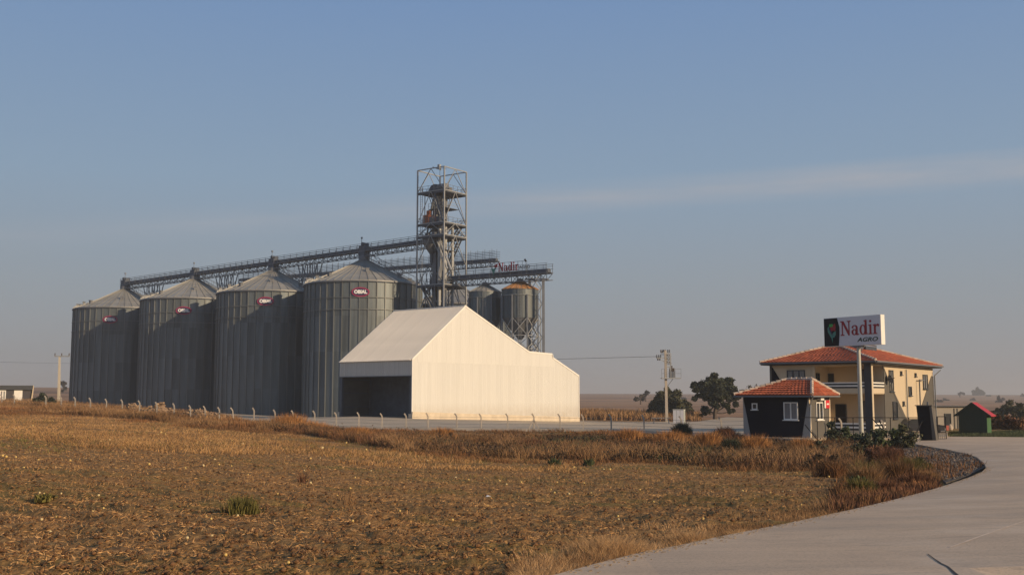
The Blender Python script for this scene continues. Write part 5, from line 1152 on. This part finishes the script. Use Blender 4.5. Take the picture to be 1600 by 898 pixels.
tree('gnarled_tree', 1117, 205, (.8, [(1117, 656), (1117, 645), (1119, 632), (1121, 620)]), [(1110, 608, 10), (1128, 609, 11), (1141, 611, 9), (1118, 622, 9), (1100, 612, 8), (1097, 606, 9), (1108, 600, 10), (1122, 599, 11), (1135, 602, 10), (1147, 608, 8), (1090, 618, 5.5), (1113, 615, 10), (1130, 616, 11), (1143, 620, 9), (1155, 613, 6), (1105, 640, 7), (1118, 632, 7), (1134, 634, 6), (1140, 640, 4), (1101, 648, 3.5), (1150, 630, 5)],
     M['leaf_dark'], 'large gnarled dark tree standing beyond the yard, left of the guardhouse roof', n=1000, size=.24, seed=3, inner=.05)
tree('bushy_tree', 1040, 215, (.6, [(1040, 655), (1040, 640), (1040, 625)]), [(1040, 640, 17), (1024, 634, 9), (1050, 628, 12), (1036, 618, 10), (1030, 625, 10), (1058, 640, 9), (1020, 643, 7), (1043, 612, 7), (1053, 617, 7)], M['leaf_olive'], 'round bushy olive tree behind the transformer pole', n=800, size=.24, seed=5, inner=.1)
tree('small_tree', 1072, 235, (.4, [(1072, 652), (1072, 640)]), [(1072, 636, 9), (1068, 630, 6), (1076, 642, 8), (1070, 646, 8), (1078, 630, 4)], M['leaf_olive'], 'smaller hazy tree just right of the round bushy tree', n=160, size=.3, seed=6)
tree('bare_tree', 1170, 240, (.35, [(1170, 650), (1170, 620), (1172, 605)]), [(1172, 605, 6), (1180, 603, 6), (1165, 607, 5)], M['leaf_far'], 'thin almost bare tree showing above the guardhouse roof at left', n=26, size=.2, seed=7)
tree('field_bush', 1001, 420, (.5, [(1001, 630), (1001, 618)]), [(1000, 620, 5), (1004, 621, 4), (996, 622, 3.5)], M['leaf_far'], 'small distant bush on the field left of the round bushy tree', n=90, size=.5, seed=8)
tree('field_tree', 1009, 520, (.5, [(1009, 626), (1009, 616)]), [(1009, 614, 4), (1011, 613, 3)], M['leaf_far'], 'tiny distant tree just right of the small field bush', n=60, size=.6, seed=9)
tree('low_bush', 68, 158, (.5, [(68, 635), (68, 625)]), [(68, 622, 8), (60, 624, 6), (77, 624, 6), (83, 627, 4), (68, 616, 5), (55, 628, 4), (72, 628, 9)], M['leaf_dark'], 'low dark bush between the grey hut and the pale utility pole', n=200, size=.2, seed=10)
tree('ridge_tree', 99, 600, (.8, [(99, 615), (99, 605)]), [(99, 601, 4.5), (96, 598, 2.5), (103, 600, 3.5), (100, 607, 4)], M['leaf_far'], 'dim tree on the ridge touching the leftmost silo edge', n=70, size=.7, seed=11)
tree('ridge_tree', 1562, 900, (.9, [(1562, 630), (1562, 622)]), [(1562, 622, 4.5), (1562, 626, 4)], M['leaf_far'], 'dim lone tree on the far slope right of the red roofed shed', n=60, size=.9, seed=12)
tree('ridge_tree', 1500, 1500, (1.5, [(1500, 620), (1500, 616)]), [(1500, 616, 3)], M['leaf_far'], 'tiny tree on the skyline above the shed, left side', n=60, size=1.6, seed=13)
for i_, (x, w_, lb) in enumerate(((1524, 4, 'left half of a tiny square clump of trees on the skyline'), (1532.5, 4.5, 'right half of a tiny square clump of trees on the skyline'))):
    tree('skyline_tree', x, 2100, (1.5, [(x, 618), (x, 614)]), [(x, 611.5, w_), (x + 1, 613, w_), (x, 614, w_)], M['leaf_dark'], lb, n=120, size=2.2, seed=14 + i_)
tree('skyline_tree', 1545, 1900, (1.2, [(1545, 620), (1545, 617)]), [(1545, 618, 2.2)], M['leaf_far'], 'tiny low tree right of the square skyline clump', n=60, size=2, seed=17)
tree('skyline_tree', 1597, 1900, (1.2, [(1597, 620), (1597, 617)]), [(1597, 617, 2.6)], M['leaf_far'], 'tiny tree on the skyline at the right photo edge', n=60, size=2, seed=18)
for i_, (x, y, r_, d, lm, lb) in enumerate(((1584, 636, 11, 190, 'leaf_olive', 'big olive hedge tree at the right edge behind the lawn'), (1598, 640, 9, 170, 'leaf_olive', 'olive hedge tree cut by the right photo edge'), (1563, 642, 8, 200, 'leaf_dark', 'dark hedge bush right of the red shed roof'),
        (1548, 646, 6, 190, 'leaf_dark', 'dark low bush partly behind the red shed roof'), (1555, 658, 9, 120, 'weed_mix', 'brown autumn bush beside the green shed wall'), (1578, 660, 10, 118, 'russet', 'reddish bush at the lawn edge right of the shed'), (1597, 662, 10, 116, 'weed_mix', 'brown bush at the right photo edge by the road'), (1566, 660, 8, 122, 'leaf_olive', 'olive bush between the brown and the reddish bush'))):
    tree('hedge_bush', x, d, (.3, [(x, y + r_ * .9 + 6), (x, y)]), [(x, y, r_), (x - r_ * .5, y + r_ * .4, r_ * .7), (x + r_ * .5, y + r_ * .4, r_ * .7), (x, y + r_ * .8, r_ * .9)], M[lm], lb, 'bush', n=300, size=.15, seed=20 + i_, group='bushes behind the lawn')
tree('stone_white', 1577, 112, None, [(1577, 672.5, 1.2)], M['white_paint'], 'small white object lying on the lawn at right', 'litter', n=40, size=.06, seed=30)
# far hedgerow dots
for i_, (x, d, w_, lb) in enumerate(((1466, 900, 6, 'faint scrub on the slope right above the outbuilding roof'), (1478, 1100, 4, 'faint scrub patch higher on the slope near the cream house'), (1068, 900, 4, 'tiny scrub on the skyline right of the bushy tree'), (1085, 900, 3, 'tiny scrub on the skyline left of the gnarled tree'), (1520, 1200, 3, 'small brown scrub patch on the slope behind the shed'))):
    y = 622 - (gd(x, d).z - CAMH) * F / d; tree('scrub', x, d, (.5, [(x, y), (x, y - 3)]), [(x, y - 1.5, w_ * .6), (x + w_ * .6, y - 1, w_ * .5), (x - w_ * .6, y - 1, w_ * .5)], M['leaf_far'], lb, 'scrub', n=60, size=1.0, seed=40 + i_)
# blades of grass and weeds
def blades(name, T, mats, m, width=.02, k_b=24, seed=0, kind='stuff', lean=.35, parent=None):
    """T: array of tufts x, y, z, height, radius"""
    r = np.random.default_rng(seed); T = np.asarray(T, float); n_ = len(T); X = np.repeat(T, k_b, axis=0)
    th_ = r.random(len(X)) * 2 * np.pi; rr = X[:, 4] * np.sqrt(r.random(len(X))); bx, by = X[:, 0] + rr * np.cos(th_), X[:, 1] + rr * np.sin(th_)
    h_ = X[:, 3] * (.45 + .6 * r.random(len(X))); ph = th_ + r.normal(size=len(X)) * .6; ln = lean * h_ * (.3 + r.random(len(X)))
    wx = -np.sin(r.random(len(X)) * np.pi * 2) * width / 2; wy = np.cos(r.random(len(X)) * np.pi * 2) * width / 2
    z = X[:, 2] - .03
    b0 = np.stack([bx - wx, by - wy, z], -1); b1 = np.stack([bx + wx, by + wy, z], -1)
    mx_, my_ = bx + np.cos(ph) * ln * .35, by + np.sin(ph) * ln * .35; m0 = np.stack([mx_ - wx * .9, my_ - wy * .9, z + h_ * .55], -1); m1 = np.stack([mx_ + wx * .9, my_ + wy * .9, z + h_ * .55], -1)
    tp = np.stack([bx + np.cos(ph) * ln, by + np.sin(ph) * ln, z + h_], -1)
    V_ = np.stack([b0, b1, m1, m0, tp], 1).reshape(-1, 3); i0 = np.arange(len(X)) * 5
    Tt = np.concatenate([np.stack([i0, i0 + 1, i0 + 2], -1), np.stack([i0, i0 + 2, i0 + 3], -1), np.stack([i0 + 3, i0 + 2, i0 + 4], -1)])
    o = npmesh(name, V_, Tt, m, parent)
    if kind: o['kind'] = kind
    return o
def poly_px(pts): return [tuple(G(*p, dmax=400).xy) for p in pts]
def scatter(poly, n, seed):
    r = random.Random(seed); xs = [p[0] for p in poly]; ys = [p[1] for p in poly]; out = []
    k = 0
    while len(out) < n and k < n * 60:
        k += 1; x, y = r.uniform(min(xs), max(xs)), r.uniform(min(ys), max(ys))
        if inside(poly, x, y): out.append((x, y))
    return np.array(out)
def tufts(P, h, rad_, seed, patch=6., thr=-1, hv=.6):
    r = np.random.default_rng(seed); P = np.asarray(P); nz_ = vnoise(P[:, 0] + 300, P[:, 1] + 300, patch, seed + 50); keep = nz_ > thr; P = P[keep]; nz_ = nz_[keep]
    return np.stack([P[:, 0], P[:, 1], ground(P[:, 0], P[:, 1]), h * (1 + hv * 1.6 * nz_) * r.uniform(.6, 1.3, len(P)), rad_ * r.uniform(.6, 1.4, len(P))], -1)
# band of dry weeds between field and fence, in (px, depth)
def band(pts): return [tuple(gd(*p).xy) for p in pts]
wb = band([(400, 96), (470, 92), (560, 76), (640, 66), (760, 62), (900, 58), (1050, 55), (1200, 50), (1330, 47), (1345, 60), (1330, 72), (1180, 76), (1120, 78), (1060, 80), (1000, 83), (900, 86), (750, 88), (600, 92), (480, 98), (420, 102)])
A_t = tufts(scatter(wb, 7800, 1), .45, .40, 1, 4, hv=1.3); blades('dry_weeds', A_t, None, M['weed_mix'], .028, 20, 1, lean=.6)
B_t = tufts(scatter(wb, 4200, 2), .55, .42, 2, 4, .05, 1.1); blades('dry_grass', B_t, None, M['straw'], .024, 24, 2, lean=.6)
bp_ = scatter(wb, 620, 71); bz = ground(bp_[:, 0], bp_[:, 1]); rb = np.random.default_rng(71); bk = vnoise(bp_[:, 0] + 40, bp_[:, 1] + 40, 5, 71) > -.12; bp_, bz = bp_[bk], bz[bk]
Vb, Fb = leaves(np.stack([bp_[:, 0], bp_[:, 1], bz + .25], -1), rb.uniform(.35, .95, len(bp_)), 110, .075, .65, 72, .1); npmesh('bramble_undergrowth', Vb, Fb, M['bramble'], stuff=True, k=4)
C_t = tufts(scatter(wb, 1500, 3), .5, .5, 3, 8, .1); blades('green_weeds', C_t, None, M['leaf_green'], .045, 16, 3)
D_t = tufts(scatter(wb, 1500, 33), .6, .5, 9, 5, .1); blades('russet_weeds', D_t, None, M['russet'], .045, 18, 3)
lw = band([(-60, 118), (60, 116), (160, 112), (260, 104), (330, 98), (420, 92), (430, 106), (345, 113), (300, 116), (200, 122), (100, 130), (0, 137), (-60, 140)])
blades('dry_grass', tufts(scatter(lw, 5200, 4), .50, .45, 4, 4, hv=1.3), None, M['straw'], .035, 20, 4, lean=.6)
blades('dry_weeds', tufts(scatter(lw, 2600, 5), .48, .4, 5, 4, .0, 1.2), None, M['weed_mix'], .04, 20, 5)
l2 = band([(-60, 140), (100, 131), (200, 123), (345, 114), (380, 124), (330, 150), (250, 165), (100, 170), (-60, 165)])
blades('dry_grass', tufts(scatter(l2, 3000, 6), .75, .5, 6, 8), None, M['straw'], .05, 18, 6, lean=.6)
nf = band([(420, 102), (480, 98), (600, 92), (750, 88), (900, 86), (1000, 83), (1120, 78), (1240, 75), (1240, 82), (1127, 90), (1006, 96.5), (911, 99.5), (752, 102), (597, 105), (480, 108.5), (420, 110)])
blades('fence_line_weeds', tufts(scatter(nf, 1900, 55), .22, .35, 55, 4, -.2, 1.5), None, M['weed_mix'], .03, 16, 55, lean=.7)
we = band([(400, 90), (560, 70), (640, 61), (760, 56), (900, 53), (1050, 50), (1200, 46), (1330, 43), (1345, 50), (1200, 53), (1050, 58), (900, 62), (760, 67), (640, 72), (560, 80), (420, 98)])
blades('dry_weeds', tufts(scatter(we, 1500, 98), .28, .35, 98, 3, -.1, 1.2), None, M['weed_mix'], .02, 18, 98, lean=.8)
wl2 = band([(-60, 108), (60, 106), (160, 102), (260, 95), (330, 90), (430, 85), (430, 94), (330, 100), (260, 106), (160, 113), (60, 118), (-60, 120)])
blades('dry_weeds', tufts(scatter(wl2, 1500, 99), .26, .4, 99, 3, -.1, 1.3), None, M['weed_mix'], .025, 16, 99, lean=.9)
# orange weed clumps picked out in the photograph
def clump(px, d, wpx, h_, m, label, n=40, seed=0, name='weed_clump', wd=.035, kb=36, lean=.4, cat='weeds', group=None):
    b_ = gd(px, d); r = np.random.default_rng(seed); W_ = wpx * d / F / 2; q = r.normal(size=(n, 2)) * .45; P = np.stack([b_.x + q[:, 0] * W_, b_.y + q[:, 1] * W_ * .9], -1); z = ground(P[:, 0], P[:, 1])
    hh_ = h_ * (1.1 - .5 * np.hypot(q[:, 0], q[:, 1])).clip(.35, 1.1)
    o = blades(name, np.stack([P[:, 0] - b_.x, P[:, 1] - b_.y, z - b_.z, hh_, np.full(n, max(.12, W_ / 5))], -1), None, m, wd, kb, seed, None, lean); o.location = b_
    return tag(o, label, cat, group)
clump(455, 100, 75, 1.7, M['orange_brush'], 'big orange brown weed clump on the bank below the third silo', 70, 50); clump(495, 98, 60, 1.1, M['orange_brush'], 'lower orange weed clump right of the biggest one on the bank', 50, 51)
for i_, (px, d, w_, h_, mm, lb) in enumerate(((690, 84, 50, 1.25, 'orange_brush', 'orange weed clump in front of the barn corner'), (560, 84, 60, 1.1, 'orange_brush', 'orange weeds on the bank below the barn opening'), (985, 80, 66, 1.35, 'orange_brush', 'orange round clump on the bank, below the field fence left of the cabinet'), (1045, 78, 66, 1.35, 'orange_brush', 'orange clump of weeds below the pale cabinet'),
        (1105, 70, 48, 1.6, 'orange_brush', 'domed orange brush clump below the gnarled tree'), (1180, 66, 46, 1.5, 'orange_brush', 'orange brush clump below the guardhouse left wall'), (1250, 64, 34, 1.3, 'orange_brush', 'orange brush clump below the guardhouse window'), (830, 74, 60, 1.0, 'russet', 'brown weeds below the braced fence post'),
        (1065, 91, 28, 1.35, 'leaf_dark', 'dark spiky weed at the fence before the cabinet'), (1130, 86, 44, 1.1, 'russet', 'reddish weeds at the fence below the gnarled tree'), (1140, 68, 26, 1.3, 'leaf_dark', 'dark brush gap between two orange clumps'), (760, 78, 70, .9, 'weed_mix', 'mixed brown weeds on the bank below the middle of the barn'))):
    clump(px, d, w_, h_, M[mm], lb, 70, 60 + i_, kb=44)
clump(384, 18.2, 46, .36, M['grass_olive'], 'olive tuft of tall grass standing alone in the field', 26, 80, 'grass_tuft', .012, 34, .35, 'grass tuft')
clump(75, 19.5, 24, .16, M['grass_olive'], 'small green plant alone in the left field', 16, 81, 'green_plant', .05, 20, .6, 'plant')
clump(545, 22, 8, .5, M['straw'], 'thin reddish stalk plant in the middle field', 3, 82, 'dry_plant', .01, 12, .5, 'plant'); clump(480, 30, 18, .5, M['russet'], 'thin reddish plant right of the olive grass tuft', 5, 83, 'dry_plant', .012, 14, .6, 'plant')
clump(920, 52, 12, .5, M['leaf_green'], 'green weed at the far field edge left of another', 10, 84, 'green_weed', .05, 20, .5, 'weed'); clump(867, 52, 16, .45, M['leaf_green'], 'brighter green weed at the far field edge below the barn', 12, 85, 'green_weed', .05, 20, .5, 'weed')
# verge along the road
def along(pts, n, jit, seed):
    r = random.Random(seed); out = []
    for k in range(n):
        t = r.random() * (len(pts) - 1); i_ = int(t); f_ = t - i_; x = pts[i_][0] * (1 - f_) + pts[i_ + 1][0] * f_; y = pts[i_][1] * (1 - f_) + pts[i_ + 1][1] * f_; p = G(x, y - abs(r.gauss(0, 1)) * jit * (y - 622) / 200 - 1.5 * (y - 622) / 100, up=.13); out.append((p.x, p.y))
    return np.array(out)
E1 = [(820, 905), (850, 898), (930, 880), (1000, 862), (1060, 851), (1110, 840)]; E2 = [(1110, 840), (1230, 815), (1310, 798)]; E3 = [(1310, 798), (1400, 778), (1455, 764)]
blades('verge_grass', tufts(along(E1, 520, 14, 1), .15, .12, 11, 1.2, -.3, .8), None, M['straw_pale'], .004, 34, 11, lean=.9)
blades('verge_grass', tufts(along(E1, 420, 12, 2), .10, .15, 12, 1.5), None, M['straw'], .005, 30, 12, lean=.8)
blades('verge_grass', tufts(along(E2, 700, 10, 3), .16, .15, 13, 2), None, M['straw'], .007, 26, 13, lean=.6)
blades('verge_weeds', tufts(along(E3, 900, 20, 4), .26, .25, 14, 2.), None, M['russet'], .02, 26, 14); blades('verge_weeds', tufts(along(E3, 700, 26, 5), .3, .25, 15, 2., -.1), None, M['weed_mix'], .02, 26, 15)
for i_, (px, d, w_, h_, mm, lb, k) in enumerate(((950, 11.9, 130, .34, 'straw_pale', 'pale feathery dry grass clump at the road edge, left one of two', 0), (1075, 13.8, 90, .26, 'straw_pale', 'pale orange feathery grass clump at the road edge right of the pale one', 0), (1160, 14.5, 30, .2, 'straw_pale', 'small pale grass clump by the road', 0),
        (1340, 27, 30, .6, 'grass_olive', 'bright green leafy weed growing at the road verge', 1), (1375, 28, 50, .5, 'russet', 'dark red weeds right of the bright green weed', 1), (1425, 32, 50, .55, 'russet', 'reddish weeds on the verge before the bend', 1), (1445, 36, 40, .45, 'straw', 'orange brown weeds near the tip of the verge', 1),
        (1300, 42, 50, .8, 'weed_mix', 'dark brown bank weeds left of the green bushes', 1), (1355, 38, 50, .9, 'grass_olive', 'olive tall grass below the green bushes', 1), (1385, 50, 50, 1.2, 'russet', 'rust coloured brush below the green bushes at right', 1), (1420, 44, 50, .8, 'grass_olive', 'green and brown weeds below the gate pillar', 1), (1400, 36, 60, 1.0, 'weed_mix', 'tangled brown weeds in the middle of the verge', 1), (1350, 33, 40, .9, 'straw', 'straw coloured stalks beside the bright green weed', 1))):
    clump(px, d, w_, h_, M[mm], lb, 46 if k else 60, 100 + i_, 'verge_plant', .013 if k else .003, 40 if k else 60, .6 if k else .9)
# leafy shrubs at the foot of the sign
for i_, (px, y, r_, d, mm, lb) in enumerate(((1303, 684, 15, 74, 'leaf_dark', 'dark green shrub at the left foot of the sign pole'), (1324, 681, 15, 74, 'leaf_green', 'green shrub covering the foot of the sign pole'), (1350, 690, 12, 70, 'leaf_dark', 'dark shrub just right of the sign pole'), (1380, 685, 14, 72, 'leaf_green', 'leafy green shrub before the house corner'),
        (1405, 685, 16, 72, 'leaf_olive', 'olive yellow leafed shrub left of the gate pillar'), (1285, 704, 12, 60, 'leaf_dark', 'dark low shrub on the bank below the guardhouse corner'), (1335, 708, 14, 60, 'leaf_olive', 'olive shrub on the bank below the sign'), (1398, 712, 12, 58, 'russet', 'rusty leafed shrub on the bank below the green ones'), (1370, 715, 13, 56, 'russet', 'orange red shrub on the bank below the sign pole, right side'), (1260, 712, 9, 58, 'leaf_dark', 'small dark shrub in the ditch below the guardhouse'))):
    tree('leafy_shrub', px, d, (.08, [(px, y + r_ + 8), (px, y)]), [(px, y, r_), (px - r_ * .6, y + r_ * .5, r_ * .6), (px + r_ * .6, y + r_ * .5, r_ * .6), (px, y + r_ * .9, r_ * .8)], M[mm], lb, 'shrub', n=230, size=.10, seed=200 + i_, group='shrubs on the bank by the sign', inner=.1)
for i_, (px, y, r_, d, mm, lb) in enumerate(((1345, 752, 9, 31, 'leaf_green', 'bright leafy plant on the verge above the reddish weeds'), (1338, 772, 8, 26.5, 'leaf_green', 'bright leafy plant right at the road edge below another one'), (1395, 735, 13, 38, 'bramble', 'dark bramble in the middle of the verge'), (1310, 728, 13, 45, 'bramble', 'dark bramble at the ditch end of the field'),
        (1130, 702, 10, 66, 'bramble', 'dark bramble between the two domed orange clumps'), (1215, 706, 11, 60, 'bramble', 'dark bramble below the guardhouse wall'), (960, 705, 9, 66, 'bramble', 'dark bramble on the bank right of the barn'), (700, 690, 10, 82, 'bramble', 'dark bramble on the bank below the barn corner'), (1440, 722, 11, 47, 'leaf_olive', 'olive leafy plant beside the dark gravel verge'), (1280, 722, 12, 50, 'bramble', 'dark brown bramble under the low shrub row'))):
    tree('bramble', px, d, (.03, [(px, y + r_ + 4), (px, y)]), [(px, y, r_), (px - r_ * .8, y + r_ * .5, r_ * .6), (px + r_ * .8, y + r_ * .4, r_ * .6), (px, y + r_ * .8, r_ * .7)], M[mm], lb, 'bramble', n=200, size=.055, seed=300 + i_, group='brambles and leafy plants along the bank', inner=.1)
# ------------------------------------------------------------------ field litter, clods, gourds
fp = [tuple(G(*p).xy) for p in [(-60, 645), (150, 652), (300, 663), (420, 674), (600, 699), (1000, 716), (1330, 737), (1330, 790), (1100, 836), (860, 896), (700, 940)]] + [(-1.5, 4), (-8, 4), (-30, 30)]
def litter(n, seed, size, m, name, dmax, thin=.25):
    r = np.random.default_rng(seed); d = np.exp(r.uniform(math.log(6.), math.log(dmax), n) ** 1.0); px = r.uniform(-80, 1330, n); x = (px - 800) / F * d
    keep = np.array([inside(fp, a, b_) for a, b_ in zip(x, d)]); x, d = x[keep], d[keep]; z = ground(x, d)
    ac = -x * rowd[1] + d * rowd[0]; al = x * rowd[0] + d * rowd[1]; wb_ = vnoise(x, d, 9, 3) * .6
    if thin: km = np.min(np.abs((ac + wb_ * .8)[:, None] - np.array(TRK)[None]), axis=1) > .26 * r.random(len(x)) ** .3; x, d, z, ac, al, wb_ = x[km], d[km], z[km], ac[km], al[km], wb_[km]
    z = z + (np.sin((ac + wb_) * 2 * math.pi / 1.15) * .045 + vnoise(x, d, .14, 5) * .07 + vnoise(al * .4, ac * 2, .45, 6) * .11 + vnoise(x, d, 1.6, 8) * .10) * np.clip((75 - d) / 45, 0, 1) - .035 * np.clip((75 - d) / 45, 0, 1)
    for off in TRK: z -= np.exp(-((ac + wb_ * .8 - off) / .20) ** 2) * .12 * np.clip((75 - d) / 45, 0, 1)
    return x, d, z, r
x, d, z, r = litter(100000, 21, 0, None, '', 60)
P = np.stack([x, d, z + .012], -1); a = r.normal(size=P.shape) * np.array([1, 1, .45]); a /= np.linalg.norm(a, axis=1)[:, None]; b_ = np.cross(a, r.normal(size=P.shape)); b_ /= np.linalg.norm(b_, axis=1)[:, None]
s_ = (.010 + .020 * r.random((len(P), 1))) * (1 + (d / 22)[:, None]); V_ = np.stack([P - a * s_, P + b_ * s_ * .16, P + a * s_, P - b_ * s_ * .16], 1).reshape(-1, 3)
o = npmesh('straw_litter', V_, np.arange(len(V_)).reshape(-1, 4), M['field_straw'], stuff=True, k=4)
x, d, z, r = litter(26000, 22, 0, None, '', 50)
P = np.stack([x, d, z + .01], -1); s_ = (.010 + .026 * r.random((len(P), 1)) ** 3) * (1 + (d / 60)[:, None]); oct_ = np.array([(1, 0, 0), (0, 1, 0), (-1, 0, 0), (0, -1, 0), (0, 0, .8), (0, 0, -.5)])
V_ = (P[:, None] + (oct_[None] * s_[:, None] * r.uniform(.6, 1.3, (len(P), 6, 1)))).reshape(-1, 3); tr = np.array([(0, 1, 4), (1, 2, 4), (2, 3, 4), (3, 0, 4), (1, 0, 5), (2, 1, 5), (3, 2, 5), (0, 3, 5)])
npmesh('soil_clods', V_, (tr[None] + (np.arange(len(P)) * 6)[:, None, None]).reshape(-1, 3), mat('clod_soil', (.14, .070, .028), .95, 0, .3, 2, isl=.4), stuff=True)
# dried vines and stubble giving the field its rough nap
x, d, z, r = litter(34000, 23, 0, None, '', 135); blades('field_stubble', np.stack([x, d, z, (.05 + .09 * r.random(len(x)) * (1 + d / 60)) * np.clip(d / 40, .35, 1), np.full(len(x), .07) * (1 + d / 20)], -1), None, M['field_straw'], .007, 6, 23, lean=1.1)
r_f = np.random.default_rng(91); nf_ = 26000; d = r_f.uniform(45, 134, nf_); px = r_f.uniform(-80, 900, nf_); x = (px - 800) / F * d; kf = np.array([inside(fp, a, b_) for a, b_ in zip(x, d)]) & (vnoise(x + 200, d + 200, 5, 92) > -.22); x, d = x[kf], d[kf]; z = ground(x, d)
blades('field_stubble', np.stack([x, d, z, .10 + .16 * r_f.random(len(x)), np.full(len(x), .3)], -1), None, M['field_straw'], .025, 7, 93, lean=1.0)
x, d, z, r = litter(9000, 24, 0, None, '', 130); k_ = (vnoise(x + 90, d + 90, 7, 77) > -.02) & (d > 38) & (x < 2); x, d, z = x[k_], d[k_], z[k_]; blades('green_field_grass', np.stack([x, d, z, .10 + .10 * r.random(len(x)) * (1 + d / 50), np.full(len(x), .2)], -1), None, M['grass_olive'], .014, 10, 24, lean=.8)
gme = []
for s0 in range(3):
    r_ = random.Random(s0); mb = MB(); mb.lathe([(0, -.085), (.06, -.07), (.092, -.02), (.095, .02), (.07, .07), (.02, .088), (0, .088)], 9); mb.bar((0, 0, .08), (.02, 0, .12), .02)
    gme.append(mb.mesh('gourd', M['gourd'] if s0 < 2 else M['gourd_pale'], True))
x, d, z, r = litter(250, 31, 0, None, '', 80)
k = 0
for i_ in range(len(x)):
    if d[i_] < 11: continue
    o = link('gourd', gme[i_ % 3]); o.location = (x[i_], d[i_], z[i_] + .03); sc_ = min(.10, max(.02, d[i_] * .00105 * random.uniform(.6, 1.3))) / .093; o.scale = (sc_, sc_, sc_ * random.uniform(.8, 1)); o.rotation_euler = (random.uniform(-1.4, 1.4), random.uniform(-.6, .6), random.uniform(0, 6))
    tag(o, 'small yellow dried gourd lying loose on the brown field', 'gourd', 'yellow gourds scattered over the field'); k += 1
# pale rag in the field
rg = G(762, 776); o = MB().add([(-.06, -.03, 0), (.05, -.05, .02), (.09, .03, .01), (-.04, .05, .03), (0, 0, .05)], [(0, 1, 4), (1, 2, 4), (2, 3, 4), (3, 0, 4)]).obj('plastic_scrap', M['white_print']); o.location = (rg.x, rg.y, rg.z); tag(o, 'crumpled pale plastic scrap lying in the middle of the field', 'litter')
# loose stones and soil on the dark verge
vpoly = [tuple(G(*p).xy) for p in [(1536, 729), (1525, 717), (1509, 711), (1480, 705), (1450, 700), (1400, 704), (1400, 712), (1440, 728), (1462, 742), (1478, 754), (1510, 744)]]
vp_ = scatter(vpoly, 2600, 95); rv = np.random.default_rng(95); P = np.stack([vp_[:, 0], vp_[:, 1], ground(vp_[:, 0], vp_[:, 1]) + .05], -1); s_ = .03 + .10 * rv.random((len(P), 1)) ** 3
V_ = (P[:, None] + (oct_[None] * s_[:, None] * rv.uniform(.6, 1.4, (len(P), 6, 1)))).reshape(-1, 3)
npmesh('verge_stones', V_, (tr[None] + (np.arange(len(P)) * 6)[:, None, None]).reshape(-1, 3), mat('verge_stone', (.13, .105, .085), .95, 0, .3, 2, isl=.45), stuff=True)
blades('verge_weeds', tufts(scatter(vpoly, 170, 96), .3, .2, 97, 3), None, M['weed_mix'], .02, 18, 97)
# ------------------------------------------------------------------ rubble heaps
def heap(px, d, wpx, h_, label, seed):
    b_ = gd(px, d); r = np.random.default_rng(seed); W_ = wpx * d / F / 2; e = empty('rubble_heap', b_, None, label, 'rubble heap', 'rubble heaps behind the fence')
    mb = MB(); n1, n2 = 22, 8; vs = [(0, 0, h_)]
    for j in range(1, n2 + 1):
        q = j / n2
        for k in range(n1): a = 2 * math.pi * k / n1; rr = q * (1 + .12 * r.normal()); vs.append((W_ * rr * math.cos(a), W_ * .55 * rr * math.sin(a), h_ * (1 - q ** 1.6) * (1 + .10 * r.normal() * (q < .95)) - .25 * q))
    fs2 = [(0, 1 + k, 1 + (k + 1) % n1) for k in range(n1)]
    for j in range(n2 - 1):
        for k in range(n1): a = 1 + j * n1 + k; b2 = 1 + j * n1 + (k + 1) % n1; fs2.append((a, a + n1, b2 + n1, b2))
    mb.add(vs, fs2); mb.obj('mound', M['rubble'], e)
    mb = MB()
    for k in range(90):
        q = r.random() ** .7; a = r.random() * 6.283; p = Vector((W_ * q * math.cos(a), W_ * .5 * q * math.sin(a), h_ * (1 - q ** 1.6))); s_ = r.uniform(.1, .32)
        mb.bar(p + Vector(r.normal(size=3)) * s_ * .5, p - Vector(r.normal(size=3)) * s_ * .5 + Vector((0, 0, .1)), s_, s_ * .7)
    mb.obj('stones', M['rubble'], e, stuff=True)
heap(208, 127, 40, 1.0, 'left rubble heap behind the fence below the leftmost silo', 1); heap(248, 126, 52, 1.35, 'middle, highest and palest rubble heap', 2); heap(310, 121, 84, 1.1, 'right, broadest rubble heap below the third silo', 3)
# lawn strip beyond the road and far hazy ground cover
ls = band([(1484, 92), (1700, 90), (1700, 116), (1484, 108)])
blades('lawn', tufts(scatter(ls, 2600, 7), .16, .3, 31, 4), None, M['leaf_green'], .04, 14, 31)
l3 = band([(905, 200), (1090, 198), (1090, 240), (905, 240)]); blades('dry_grass', tufts(scatter(l3, 2200, 8), 1.3, .8, 32, 10), None, M['straw'], .12, 14, 32)
# power lines (sagging) from the transformer pole to the left
mb = MB(); a = Vector((ub.x, ud, ub.z)) + ul(1026, 556.5); b_ = Vector((Xat(-300, 556, 400), 400, Zat(552, 400)))
for o_ in (0, .9, 1.8):
    pts = [a.lerp(b_, k / 24) + Vector((0, 0, -4 * 2.5 * (k / 24) * (1 - k / 24))) + Vector((o_, 0, 0)) for k in range(25)]
    mb.path(pts, .014, 3)
tag(mb.obj('power_line', M['steel']), 'faint sagging power lines running left from the transformer pole', 'power line')
# ------------------------------------------------------------------ haze
bpy.context.view_layer.update()
hz = MB().box(-7600, 7600, -7600, 7600, -22, 70).obj('haze', None); tag(hz, kind='stuff')
hm_ = bpy.data.materials.new('haze'); hm_.use_nodes = True; nn_ = hm_.node_tree.nodes; nn_.clear(); pv = nn_.new('ShaderNodeVolumePrincipled'); om = nn_.new('ShaderNodeOutputMaterial')
pv.inputs['Density'].default_value = .00035; pv.inputs['Color'].default_value = (.88, .88, .88, 1); pv.inputs['Anisotropy'].default_value = .1
hm_.node_tree.links.new(pv.outputs[0], om.inputs['Volume']); hz.data.materials.append(hm_)
sc.cycles.volume_bounces = 0; sc.cycles.max_bounces = 6
